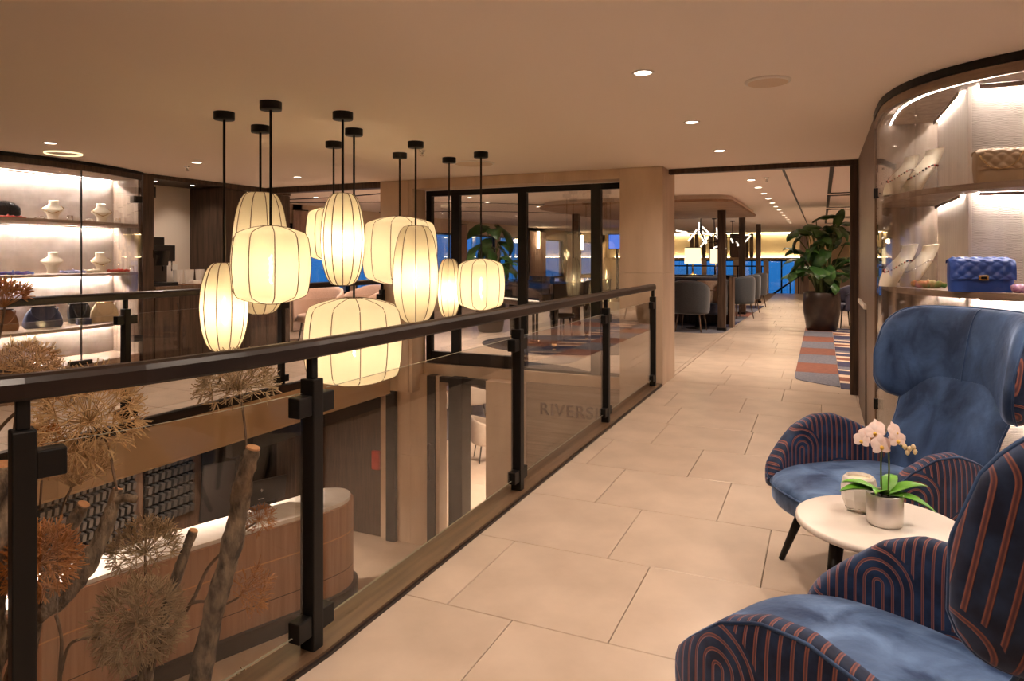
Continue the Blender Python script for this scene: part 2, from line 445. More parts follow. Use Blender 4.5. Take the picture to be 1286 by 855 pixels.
ORD = ['first','second','third','fourth','fifth','sixth','seventh','eighth','ninth','tenth','eleventh','twelfth','thirteenth','fourteenth','fifteenth','sixteenth']
# ================================================================== THE SETTING
LOW = -2.35
# edge of the gallery along the stairwell void: straight, then curving outwards near the camera
RAIL = [(-1.64, 7.24), (-1.64, 5.50), (-1.64, 3.69), (-1.64, 1.90), (-1.668, 1.60), (-1.725, 1.30), (-1.81, 1.04), (-1.95, .72), (-2.2, .35)]
def offset(poly, d):
    out = []
    for i, p in enumerate(poly):
        a = Vector(poly[max(i-1, 0)]); b = Vector(poly[min(i+1, len(poly)-1)]); t = (b-a).normalized()
        out.append((p[0] - t.y*d, p[1] + t.x*d))
    return out
# positive offset = towards the gallery (+X)
EDGE_IN, EDGE_OUT = offset(RAIL, .06), offset(RAIL, -.09)
EDGE_IN[0] = (-1.58, 7.40); EDGE_OUT[0] = (-1.73, 7.40)
mb = MB()
mb.prism([(-1.73, 7.7)] + EDGE_OUT + [(-2.4, .2), (-2.4, -2.5), (3, -2.5), (3, 7.7)], -.34, -.012)
FLOOR = struct('floor', mb, 'grout')
mb = MB(); mb.prism([(-7.9, -2.5), (-5.12, -2.5), (-5.12, 7.7), (-7.9, 7.7)], -.34, -.012)
FLOOR2 = struct('floor', mb, 'grout')
mb = MB(); mb.prism([(-9, 7.7), (3, 7.7), (3, 27.8), (-9, 27.8)], -.12, -.012)
FLOOR3 = struct('floor', mb, 'grout')
tile_cache = {}
def tile(parent, x0, x1, y0, y1):
    w, d = round(x1-x0, 3), round(y1-y0, 3)
    if w < .03 or d < .03: return
    k = (w, d)
    if k not in tile_cache:
        m = MB(); g = .0015; b = .0025; hx, hy = w/2-g, d/2-g
        vs = [(-hx,-hy,-.012),(hx,-hy,-.012),(hx,hy,-.012),(-hx,hy,-.012),(-hx,-hy,-.0025),(hx,-hy,-.0025),(hx,hy,-.0025),(-hx,hy,-.0025),
              (-hx+b,-hy+b,0),(hx-b,-hy+b,0),(hx-b,hy-b,0),(-hx+b,hy-b,0)]
        fs = [(0,1,5,4),(1,2,6,5),(2,3,7,6),(3,0,4,7),(4,5,9,8),(5,6,10,9),(6,7,11,10),(7,4,8,11),(8,9,10,11)]
        m.add(vs, fs); o = m.build('tile', 'tile_stone', parent); tile_cache[k] = o.data
    else:
        o = bpy.data.objects.new('tile', tile_cache[k]); C.objects.link(o); o.parent = parent
    o.location = ((x0+x1)/2, (y0+y1)/2, 0)
def tile_rows(parent, xa, xb, ya, yb, offs=None, left=None):
    k0 = math.floor((ya-2.39)/.67)
    y = 2.39 + k0*.67; rnd = random.Random(3)
    while y < yb-.01:
        off = (offs or {}).get(round((y-2.39)/.67), rnd.uniform(0, .67))
        y0, y1 = max(y, ya), min(y+.67, yb)
        xl = xa if left is None else left((y0+y1)/2)
        x = xa + ((off - xa) % .67) - .67
        while x < xb-.01:
            tile(parent, max(x, xl), min(x+.67, xb), y0, y1)
            x += .67
        y += .67
def left_edge(y): return -1.6 if y > 1.9 else (-1.62 if y > 1.5 else (-1.70 if y > 1.1 else -1.9))
tile_rows(FLOOR, -1.9, 1.6, -.29, 7.7, {-1: -1.085, 0: -.706, 1: -.906, 2: -.507}, left_edge)
tile_rows(FLOOR2, -7.2, -5.16, 2.0, 7.7)
tile_rows(FLOOR3, -1.57, .35, 7.7, 11.1)
# lounge tiles further off: joined, still real joints
mb = MB(); rnd = random.Random(5)
y = 11.1
while y < 27.7:
    x = -1.57 - rnd.uniform(0, .67)
    while x < 1.2:
        mb.box(max(x, -1.57)+.003, min(x+.67, 1.2)-.003, y+.003, min(y+.67, 27.8)-.003, -.012, 0); x += .67
    y += .67
y = 7.74
while y < 20:
    x = -9
    while x < -1.6:
        mb.box(x+.003, min(x+.67, -1.575)-.003, y+.003, y+.667, -.012, 0); x += .67
    y += .67
mb.build('floor_tiling', 'tile_stone', FLOOR3, kind='stuff')
# lower hall
mb = MB(); mb.box(-9, -1.74, -2.5, 8.6, LOW-.1, LOW); mb.box(-9, 3, 8.6, 20, LOW-.1, LOW); struct('floor', mb, 'lower_tile')
mb = MB(); mb.prism([(onY(535, 11.5), 11.5), (onY(603, 13.15), 13.15), (onY(640, 14.2), 14.2), (-1, 20), (-9, 20), (-9, 11.5)], LOW, LOW+.012); struct('floor', mb, 'lower_carpet')
# ceiling
mb = MB(); mb.box(-9.2, 3.2, -2.7, 30.2, CEIL, CEIL+.12); struct('ceiling', mb, 'ceiling_paint')
# outer shell
mb = MB(); mb.box(-9, 3, -2.7, -2.5, LOW, CEIL); struct('wall_front', mb, 'plaster')
mb = MB(); mb.box(3, 3.2, -2.7, 30, LOW, CEIL); struct('wall_east', mb, 'plaster')
# wall on the right: dark wood lining beside the doorway, then the showcase block
mb = MB(); mb.box(.335, 3, 5.36, 7.70, -.012, CEIL); WR = struct('wall_right', mb, 'brown_wood')
m = MB(); m.bbox(.313, .336, 6.3, 7.3, .965, 1.0, .003); m.build('ledge', 'white_laminate', WR); m = MB(); m.bbox(.325, .336, 6.3, 7.3, .0, .964, .003); m.build('ledge_panel', 'dark_wood', WR)
mb = MB(); mb.box(.72, 3, 4.31, 5.36, -.012, CEIL); struct('wall_right', mb, 'display_wood')
# ------------------------------------------------------------------ beige stone wall at the end of the void, with its panels
mb = MB()
xp0, xp1 = onY(478, 7.4), onY(518, 7.4)   # pilaster
mb.box(xp0+.01, xp1-.01, 7.41, 7.72, -.34, CEIL)
mb.box(-2.03, -1.58, 7.41, 8.05, LOW, CEIL)
mb.box(xp1-.01, -2.0, 7.41, 7.72, 2.275, CEIL)
WB = struct('wall_back', mb, 'stone')
def panel(parent, mat, x0, x1, y0, y1, z0, z1, name='stone_panel'):
    m = MB(); m.bbox(x0, x1, y0, y1, z0, z1, .003); return m.build(name, mat, parent)
for a, b in ((-2.35, -1.2), (-1.2, -.02), (-.02, 1.22), (1.22, 2.378)):
    panel(WB, 'stone', -2.045, -1.567, 7.395, 7.412, a+.001, b-.001)
    if b > 0: panel(WB, 'stone', -1.582, -1.567, 7.413, 8.05, max(a, 0)+.001, b-.001)
for a, b in ((-.34, 1.0), (1.0, 2.378)):
    panel(WB, 'stone', xp0, xp1-.06, 7.39, 7.412, a+.001, b-.001)
    panel(WB, 'stone', xp1-.058, xp1, 7.40, 7.72, a+.001, b-.001)
for a, b in ((xp1, -3.85), (-3.85, -2.95), (-2.95, -2.046)):
    panel(WB, 'stone', a+.001, b-.001, 7.395, 7.412, 2.265, 2.378)
    panel(WB, 'stone', a+.001, b-.001, 7.413, 7.72, 2.265, 2.278)
# ------------------------------------------------------------------ black framed window between void and lounge
W1 = bpy.data.objects.new('window_1', None); C.objects.link(W1); W1['kind'] = 'structure'
YF = 7.76
fx = [onY(p, YF) for p in (537, 543.5, 568.5, 578, 651.5, 662, 743, 755.5, 800)]
def bar(parent, x0, x1, y0, y1, z0, z1, name='frame_bar', mat='black_metal'):
    m = MB(); m.bbox(x0, x1, y0, y1, z0, z1, .004); return m.build(name, mat, parent)
for k in (0, 2, 4, 6): bar(W1, fx[k], fx[k+1], 7.72, 7.80, .0, 2.26)
bar(W1, fx[0], -1.98, 7.725, 7.795, 2.19, 2.262)
bar(W1, fx[0], fx[5], 7.725, 7.795, .0, .155)
bar(W1, fx[5], -1.98, 7.725, 7.795, .0, .03)
for a, b in ((1, 2), (3, 4), (5, 6), (7, 8)):
    m = MB(); m.box(fx[a], fx[b], 7.755, 7.763, .03, 2.2); m.build('glass_pane', 'window_glass', W1)
# doorway frame to the dining lounge
D1 = bpy.data.objects.new('door_1', None); C.objects.link(D1); D1['kind'] = 'structure'
bar(D1, -1.566, .335, 7.70, 7.80, 2.325, 2.379, 'door_header', 'dark_wood')
bar(D1, .262, .34, 7.69, 7.80, .0, 2.325, 'door_jamb', 'dark_wood')
m = MB(); m.box(.34, 3, 7.70, 7.80, 0, CEIL); struct('wall_right', m, 'dark_wood')
# ------------------------------------------------------------------ kerb along the void, fascias
def ribbon(a, b, z0, z1):
    m = MB(); n = len(a); vs = []
    for p, q in zip(a, b): vs += [(p[0],p[1],z0),(p[0],p[1],z1),(q[0],q[1],z1),(q[0],q[1],z0)]
    fs = []
    for i in range(n-1):
        for k in range(4): fs.append((i*4+k, i*4+(k+1)%4, (i+1)*4+(k+1)%4, (i+1)*4+k))
    fs += [(0,1,2,3)[::-1], tuple((n-1)*4+k for k in range(4))]
    m.add(vs, fs); bmx = bmesh.new(); return m
struct('trim_1', ribbon(EDGE_IN, EDGE_OUT, -.34, .022), 'curb_wood')
struct('trim_2', ribbon(offset(RAIL, .066)[0:1]+EDGE_IN[1:] if False else offset(EDGE_IN, .012), EDGE_IN, -.01, .012), 'rail_wood')
mb = MB(); mb.box(-5.17, -5.10, -2.5, 7.39, -.02, .055); struct('trim_3', mb, 'rail_wood')
mb = MB(); mb.box(-5.118, -5.095, -2.5, 7.39, -.36, -.021); mb.box(-5.118, -5.088, -2.5, 7.39, -.375, -.36); struct('trim_4', mb, 'fascia_paint')
mb = MB(); mb.box(xp1, -2.05, 7.66, 7.70, -.17, 0); mb.box(xp1, -2.05, 7.655, 7.70, -.18, -.17); struct('trim_5', mb, 'stone')
mb = MB(); mb.box(-5.40, -5.32, 5.0, 7.50, -.60, -.375); mb.box(-5.32, -5.30, 5.0, 7.5, -.40, -.375); struct('trim_9', mb, 'black_metal')
# ------------------------------------------------------------------ left wall: niche for the coffee counter, dark wood panels
XL = -7.24
mb = MB()
mb.box(-8.0, XL, -2.5, 2.96, -.012, CEIL)          # beyond the showcase
mb.box(-8.0, -7.70, 2.96, 5.46, -.012, CEIL)       # behind the showcase
mb.box(-8.0, -7.86, 5.46, 6.67, -.012, CEIL)       # behind the niche
mb.box(-9.0, XL-.02, 6.67, 7.90, -.012, CEIL)
WL = struct('wall_left', mb, 'dark_wood')
def wp(x0, x1, y0, y1, z0, z1, mat='dark_wood', name='wood_panel'): return panel(WL, mat, x0, x1, y0, y1, z0, z1, name)
wp(-7.86, -7.225, 5.47, 5.615, 0, 2.377)
wp(-7.26, -7.235, 6.665, 7.02, 0, 2.30); wp(-7.26, -7.235, 7.024, 7.42, 0, 2.30); wp(-7.26, -7.235, 7.424, 7.60, 0, 2.30); wp(-7.26, -7.235, 7.604, 7.90, 0, 2.30)
wp(-7.26, -7.22, 6.665, 7.90, 2.304, 2.377)
wp(-7.86, -7.24, 6.648, 6.664, 1.05, 2.32)
wp(-7.86, -7.23, 5.615, 6.664, 2.325, 2.377)
m = MB(); m.box(-7.86, -7.845, 5.615, 6.648, 1.04, 2.325); m.build('plaster_panel', 'white_plaster', WL)
m = MB(); m.box(-7.234, -7.226, 7.06, 7.34, 2.268, 2.29); m.build('light_slot', 'lampshade_glow', WL)
# header over the opening left of the pilaster
mb = MB(); mb.box(-7.24, xp0, 7.42, 7.56, 2.30, CEIL); struct('trim_6', mb, 'dark_wood')
# ------------------------------------------------------------------ lounge shell: window wall, end wall
mb = MB()
piers = [(7.9, 8.3), (9.9, 10.15), (11.6, 11.8), (13.2, 13.9), (16.2, 16.5), (18.6, 18.9), (21.0, 22.6), (24.6, 26.6), (28.6, 30.0)]
for a, b in piers: mb.box(-9.2, -9, a, b, 0, CEIL)
mb.box(-9.2, -9, 7.9, 30, -.1, .62); mb.box(-9.2, -9, 7.9, 30, 2.02, CEIL)
WS = struct('wall_side', mb, 'plaster')
for k, ((a, b), (c, d)) in enumerate(zip(piers[:-1], piers[1:])):
    w = bpy.data.objects.new('window_%d' % (k+2), None); C.objects.link(w); w['kind'] = 'structure'
    bar(w, -9.08, -9.0, b, c, .62, .67); bar(w, -9.08, -9.0, b, c, 1.97, 2.02)
    bar(w, -9.08, -9.0, b, b+.05, .67, 1.97); bar(w, -9.08, -9.0, c-.05, c, .67, 1.97)
    m = MB(); m.box(-9.05, -9.04, b+.05, c-.05, .67, 1.97); m.build('glass_pane', 'window_glass', w)
# end wall: openings low down, a lit wall with dark uprights above
mb = MB()
mb.box(-9.2, 3, 30, 30.2, 1.28, CEIL); mb.box(-9.2, 3, 30, 30.2, -1.2, -.2)
for a, b in ((-9.2, -5.9), (-4.7, -4.5), (-3.4, -3.1), (-2.2, -2.0), (-1.0, 3.0)): mb.box(a, b, 30, 30.2, -.2, 1.28)
WE = struct('wall_end', mb, 'yellow_wall')
for k, (a, b) in enumerate(((-5.9, -4.7), (-4.5, -3.4), (-3.1, -2.2), (-2.0, -1.0))):
    w = bpy.data.objects.new('window_%d' % (k+20), None); C.objects.link(w); w['kind'] = 'structure'
    bar(w, a, b, 29.97, 30.05, -.2, -.12); bar(w, a, b, 29.97, 30.05, 1.2, 1.28); bar(w, (a+b)/2-.03, (a+b)/2+.03, 29.97, 30.05, -.12, 1.2)
    m = MB(); m.box(a, b, 30.02, 30.03, -.12, 1.2); m.build('glass_pane', 'window_glass', w)
m = MB(); m.box(-8.6, -.7, 29.80, 29.97, 1.27, 1.36); m.build('cove_ledge', 'fascia_paint', WE)
m = MB(); m.box(-8.5, -.75, 29.90, 29.95, 1.362, 1.385); m.build('cove_light', 'cove_glow', WE)
m = MB(); m.box(-8.5, -.75, 29.9, 29.95, 2.345, 2.365); m.build('cove_light', 'cove_glow', WE)
for px in (869, 875, 884, 893, 899, 906, 911, 919, 923, 927, 933, 938, 944):
    x = onY(px, 29.86); m = MB(); m.bbox(x-.075, x+.075, 29.80, 29.92, 1.36, 2.36, .01); m.build('wall_slat', 'brown_wood', WE)
mb = MB(); mb.box(-9, 3, 27.8, 30, -1.1, -1.0); struct('floor', mb, 'lower_tile')
mb = MB(); mb.box(-.75, -.45, 27.9, 28.3, -1, CEIL); struct('wall_pier', mb, 'display_wood')
# ------------------------------------------------------------------ lower hall walls
mb = MB(); mb.box(-7.4, -7.24, -2.5, 7.5, LOW, -.34); WLL = struct('wall_lower', mb, 'dark_wood')
mb = MB(); mb.box(-1.9, -1.74, -2.5, 7.39, LOW, -.35); struct('wall_lower', mb, 'plaster')
YB = 7.58
def bx_(px0, px1, y0=YB, y1=YB+.16, z0=LOW, z1=-.13): return (onY(px0, y0), onY(px1, y0), y0, y1, z0, z1)
mb = MB(); mb.box(-7.24, onY(478, YB), YB, YB+.14, LOW, -.13); struct('wall_lower', mb, 'dark_wood')
mb = MB(); mb.box(*bx_(478, 484.5, 7.54)); struct('trim_7', mb, 'stone')
mb = MB(); mb.box(*bx_(484.5, 495.5, 7.5)); struct('trim_8', mb, 'black_metal')
mb = MB(); mb.box(*bx_(495.5, 536)); WLB = struct('wall_lower', mb, 'stone')
for z0, z1 in ((LOW, -1.2), (-1.2, -.13)):
    x0, x1, y0, y1, _, _ = bx_(496, 536, 7.565); panel(WLB, 'stone', x0, (x0+x1)/2, 7.565, 7.58, z0+.001, z1-.001); panel(WLB, 'stone', (x0+x1)/2+.002, x1, 7.565, 7.58, z0+.001, z1-.001)
D2 = bpy.data.objects.new('door_2', None); C.objects.link(D2); D2['kind'] = 'structure'
x0, x1, y0, y1, z0, z1 = bx_(536, 546, 7.52); bar(D2, x0, x1, y0, y1, z0, z1, 'door_stile')
m = MB(); xm = (x0+x1)/2; m.tube([(xm, 7.50, -1.0), (xm, 7.46, -1.0), (xm, 7.46, -1.45), (xm, 7.50, -1.45)], .014, 8); m.build('door_handle', 'dark_steel', D2)
x0, x1, y0, y1, z0, z1 = bx_(546, 551.5, 7.54); bar(D2, x0, x1, y0, y1, z0, z1, 'door_trim', 'stone')
x0, x1, y0, y1, z0, z1 = bx_(563, 580, 7.50); bar(D2, x0, x1, y0, y1, z0, z1, 'door_post')
x0, x1, y0, y1, z0, z1 = bx_(551.5, 610, 7.52, 7.6, -.20, -.13); bar(D2, x0, x1, y0, y1, z0, z1, 'door_header')
mb = MB(); mb.box(*bx_(610, 656, 7.50, 7.9)); WLC = struct('wall_lower', mb, 'stone')
x0, x1, y0, y1, z0, z1 = bx_(610, 656, 7.487)
for za, zb in ((LOW, -1.55), (-1.55, -.13)): panel(WLC, 'stone', x0, x1, 7.487, 7.5, za+.001, zb-.001)
mb = MB(); mb.box(onY(656, 7.62), -2.045, 7.62, 7.74, LOW, -.13); struct('wall_sign', mb, 'sign_wall')
# lower lounge side
mb = MB(); mb.box(-9.2, -9, 7.5, 20, LOW, -1.75); mb.box(-9.2, -9, 7.5, 20, -.62, -.12); mb.box(-9.2, -9, 7.5, 10.5, -1.75, -.62); mb.box(-9.2, -9, 12.2, 13.2, -1.75, -.62); mb.box(-9.2, -9, 15.5, 17, -1.75, -.62)
struct('wall_lower', mb, 'plaster')
mb = MB(); mb.box(-9.2, 3, 20, 20.2, LOW, -.6); struct('wall_lower', mb, 'dark_wood')
mb = MB(); mb.box(-9, 3, 20, 20.2, -.6, -.12); struct('wall_lower', mb, 'plaster')
# ================================================================== RAILINGS
def sweep(path, prof, mat=0, smooth=False, closed_ends=True):
    m = MB(); n = len(prof); vs = []
    for i, p in enumerate(path):
        a = Vector(path[max(i-1, 0)]); b = Vector(path[min(i+1, len(path)-1)]); t = (b-a).normalized(); nx, ny = -t.y, t.x
        for (d, z) in prof: vs.append((p[0]+nx*d, p[1]+ny*d, z))
    fs = [(i*n+k, i*n+(k+1)%n, (i+1)*n+(k+1)%n, (i+1)*n+k) for i in range(len(path)-1) for k in range(n)]
    fs += [tuple(range(n)), tuple((len(path)-1)*n+k for k in range(n-1, -1, -1))]
    m.add(vs, fs, mat, smooth); return m
HANDPROF = [(-.034,1.052),(-.034,1.088),(-.026,1.102),(-.012,1.108),(.012,1.108),(.026,1.102),(.034,1.088),(.034,1.052),(.028,1.045),(-.028,1.045)]
def obox(c, t, l, w, z0, z1, b=.004):
    # box of length l along tangent t, width w across, centred on c
    m = MB(); m.bbox(-l/2, l/2, -w/2, w/2, z0, z1, b); a = math.atan2(t[1], t[0]); ca, sa = math.cos(a), math.sin(a)
    m.v = [(c[0]+x*ca-y*sa, c[1]+x*sa+y*ca, z) for x, y, z in m.v]; return m
def railing(root, path, postidx, zb=.0, glass_in=.075):
    P = [Vector(p) for p in path]
    sweep(path, HANDPROF, 0).build('handrail', 'rail_wood', root)
    tang = []
    for k in range(len(P)):
        a, b = P[max(k-1,0)], P[min(k+1,len(P)-1)]; tang.append((b-a).normalized())
    ends = {postidx[0]: 1, postidx[-1]: -1}
    for k in postidx:
        obox(P[k], tang[k], .052, .062, zb-.02, .97).build('post', 'black_metal', root)
        obox(P[k], tang[k], .030, .030, .97, 1.05).build('post_neck', 'black_metal', root)
        for sgn in ((1, -1) if k not in ends else (ends[k],)):
            for z0, z1 in ((.845, .915), (.075, .145)):
                c = P[k] + tang[k]*sgn*.058
                obox(c, tang[k], .066, .050, z0, z1).build('glass_clamp', 'black_metal', root)
    for a, b in zip(postidx[:-1], postidx[1:]):
        seg = list(P[a:b+1])
        if len(seg) > 2: seg = [Vector(q) for q in crom([tuple(q) for q in seg], 14)]
        seg[0] = seg[0] + (seg[1]-seg[0]).normalized()*glass_in; seg[-1] = seg[-1] + (seg[-2]-seg[-1]).normalized()*glass_in
        g = sweep([tuple(q) for q in seg], [(-.0045,.095),(-.0045,.925),(.0045,.925),(.0045,.095)])
        # edges (top, bottom, ends) of the pane get the pale edge material
        n = len(seg)-1
        for i in range(n):
            for k in range(4): g.m[i*4+k] = 1 if k in (1, 3) else 0
        g.build('glass_panel', ['rail_glass', 'glass_edge'], root)
rr = thing('balustrade', 'dark wood handrail with black posts and glass panels running along the gallery floor', 'railing')
railing(rr, RAIL, [0, 1, 2, 3, 6])
rf = thing('balustrade', 'dark handrail with black posts and glass on the far side of the void', 'railing')
railing(rf, [(-5.20, 7.36), (-5.20, 5.55), (-5.20, 3.78), (-5.20, 2.0), (-5.20, .8)], [0, 1, 2, 3])

# ================================================================== LANTERNS
BARREL = [(.20,.50),(.48,.475),(.78,.425),(.905,.375),(.965,.24),(1,.0),(.965,-.24),(.905,-.375),(.78,-.425),(.48,-.475),(.20,-.50)]
TALL = [(.30,.50),(.48,.488),(.66,.44),(.80,.36),(.93,.22),(1,.0),(.93,-.22),(.80,-.36),(.66,-.44),(.48,-.488),(.30,-.50)]
BELL = [(.34,.50),(.55,.485),(.72,.42),(.86,.30),(.96,.12),(1,-.08),(.93,-.26),(.78,-.38),(.62,-.45),(.45,-.488),(.28,-.50)]
def pendant(label, px, cy_top, py_t, py_b, wpx, prof, nrib, phase=0., power=1.):
    z = (CEIL-1.4)*856/(322-cy_top); rx, ry = ray(px); x, y = z*rx, z*ry
    zt, zb = 1.4-(py_t-322)*z/856, 1.4-(py_b-322)*z/856
    Rm, H, zc = wpx*z/856/2, zt-zb, (zt+zb)/2
    # the widest outline of a lantern is seen a little in front of its axis
    root = thing('pendant_lantern', label, 'lamp', (x, y, CEIL), 0, 'fabric lanterns hung over the void')
    m = MB(); m.lathe([(.066,-.052),(.068,-.045),(.068,-.004),(.068,0)], 28); m.build('canopy', 'black_metal', root)
    zz = zc-CEIL
    m = MB(); m.tube([(0,0,-.05),(0,0,zz+H*.16)], .0085, 8); m.build('rod', 'black_metal', root)
    pr = crom(prof, 24); N = nrib; sub = 4; m = MB()
    def fn(i, j):
        r, t = pr[int(round(j*24))]; a = i*2*math.pi + phase; k = (i*N) % 1.0
        half = math.pi/N; loc = (k-.5)*2*half
        rr_ = Rm*r*math.cos(half)/math.cos(loc)*(1-.012*math.sin(math.pi*k))
        return (rr_*math.cos(a), rr_*math.sin(a), zz+t*H)
    m.grid(fn, N*sub, 24, closeu=True)
    sh = m.build('shade', 'lantern_fabric', root)
    for k in range(N):
        a = phase + k*2*math.pi/N; m = MB()
        m.tube([((Rm*r+.001)*math.cos(a), (Rm*r+.001)*math.sin(a), zz+t*H) for r, t in pr[::2]], .0034, 5); m.build('rib', 'stem_brown', sh)
    for t in (0, -1):
        r, q = pr[t]; m = MB(); m.tube([(Rm*r*math.cos(b), Rm*r*math.sin(b), zz+q*H) for b in [2*math.pi*c/24 for c in range(24)]], .004, 5, closed=True); m.build('ring', 'stem_brown', sh)
    m = MB(); m.lathe([(.012,.10),(.020,.07),(.022,.0),(.022,-.12),(.016,-.16),(.004,-.17)], 12, (0,0,zz+.02)); b = m.build('bulb', 'tumbler_glass', root)
    m = MB(); m.tube([(.010*math.cos(q*1.9), .010*math.sin(q*1.9), zz+.06-.0105*q) for q in range(18)], .0032, 5); m.build('filament', 'filament', b)
    point(0, 0, zz-.02, P_LANTERN*power*(Rm/.22)**1.4*(H/.55)**.8, (1,.84,.60), .045, root)
    return root
pendant('slender oval cream lantern, lowest at the left, cut off below by the handrail', 281.5, 141, 330, 441, 57, TALL, 10, .2)
pendant('wide cream barrel lantern hanging on the nearest canopy, before the bell-topped one', 340, 128, 284, 381, 98, BARREL, 10, .55)
pendant('tall pinkish bell-topped lantern half hidden behind the wide left barrel', 327, 158, 242, 394, 69, BELL, 10, .1, .8)
pendant('small cream barrel lantern half hidden behind the bright oval one', 419, 178, 260, 328, 69, BARREL, 10, .3)
pendant('bright slim oval lantern with many ribs in the middle of the cluster', 430.5, 141, 243, 358, 53.5, TALL, 12, .15, 1.2)
pendant('largest drum lantern, lowest of the cluster and seen through the handrail', 444.5, 162, 374, 482, 123, BARREL, 11, .35)
pendant('wide drum lantern behind the tall bell lantern at the centre right', 502, 192, 272, 357, 94, BARREL, 11, .5)
pendant('long tapering lantern hanging before the wide drum at the centre right', 522, 178, 284, 405, 59, BELL, 10, .25)
pendant('smallest slim lantern, brightest at the right, behind the right-hand barrel', 564, 198, 325, 398, 30, TALL, 10, .1, 1.15)
pendant('round-sided cream barrel lantern, last at the right before the black windows', 604, 191, 325, 389, 60, BARREL, 10, .4)

# ================================================================== CEILING FITTINGS
def downlight(x, y, label, power, group=None, r=.045, ang=160):
    root = thing('downlight', label, 'ceiling light', (x, y, CEIL), 0, group)
    m = MB(); m.lathe([(r,-.001),(r+.014,-.001),(r+.014,-.006),(r+.008,-.008),(r,-.006)], 20, cap=False); m.build('trim_ring', 'white_ceramic', root)
    m = MB(); m.lathe([(r,-.003),(r*.5,-.0035),(.001,-.0035)], 20, cap=False); m.build('lens', 'lamp_white', root)
    if power: spot(x, y, CEIL-.015, power, ang)
    return root
downlight(-.866, 3.59, 'lit round downlight in the gallery ceiling, nearest of the three along the walkway', P_DOWN)
downlight(-.861, 5.06, 'lit round downlight in the gallery ceiling, middle of the three along the walkway', P_DOWN)
downlight(-.86, 6.53, 'lit round downlight in the gallery ceiling, closest to the doorway', P_DOWN)
downlight(-6.05, 3.7, 'lit round downlight above the floor strip before the left showcase', P_DOWN*.8)
downlight(-5.92, 5.1, 'lit round downlight near the coffee niche, beside the sprinkler', P_DOWN*.8)
downlight(-5.88, 6.55, 'lit round downlight near the dark wood corner behind the lanterns', P_DOWN*.8)
for k, y in enumerate((2.12, .65, -.9)):   # the same rows run on towards and behind the viewer
    downlight(-.86, y, 'round downlight of the walkway row, %s one outside the picture' % ORD[k], P_DOWN)
for x, y in ((.9, 2.9), (.75, 1.6)):
    downlight(x, y, 'round downlight above the armchairs, %s' % ('by the showcase' if y > 2 else 'over the near chair'), P_DOWN*1.0)
def disc(name, x, y, r, label, cat, mat='white_ceramic', holes=True):
    root = thing(name, label, cat, (x, y, CEIL))
    m = MB(); m.lathe([(r*.9,-.012),(r,-.008),(r+.004,-.001)], 32, cap=False); m.build('rim', mat, root)
    m = MB(); m.lathe([(.001,-.0115),(r*.5,-.0115),(r*.9,-.0118)], 32, cap=False); m.build('grille', 'plaster', root)
    return root
disc('ceiling_speaker', -.275, 4.06, .12, 'round flush speaker grille in the ceiling to the right of the downlights', 'speaker')
disc('ceiling_speaker', onY(595, 6.35), 6.35, .22, 'round flush ceiling disc near the last lantern canopy', 'speaker')
rg = thing('ring_light', 'thin oval looking ring light set in the ceiling above the left showcase', 'ceiling light', (-6.54, 4.12, CEIL))
m = MB(); m.tube([(.15*math.cos(a*math.pi/16), .15*math.sin(a*math.pi/16), -.006) for a in range(32)], .008, 6, closed=True); m.build('ring', 'lampshade_glow', rg)
m = MB(); m.lathe([(.001,-.004),(.145,-.004)], 32, cap=False); m.build('plate', 'ceiling_paint', rg)
def sprinkler(px, py, label, h=CEIL):
    x, y = onZ(px, py, h) if py < 322 else (0, 0)
    root = thing('sprinkler', label, 'sprinkler', (x, y, h))
    m = MB(); m.lathe([(.03,0),(.032,-.006),(.012,-.012),(.010,-.03),(.004,-.045)], 14); m.build('body', 'chrome', root)
    m = MB(); m.lathe([(.018,-.045),(.019,-.048),(.003,-.050)], 14); m.build('deflector', 'chrome', root)
sprinkler(235, 209, 'small ceiling sprinkler above the coffee niche')
sprinkler(530, 189, 'small ceiling sprinkler beside the canopy of the long tapering lantern')
sprinkler(963, 223, 'small sprinkler on the dining ceiling beyond the doorway')
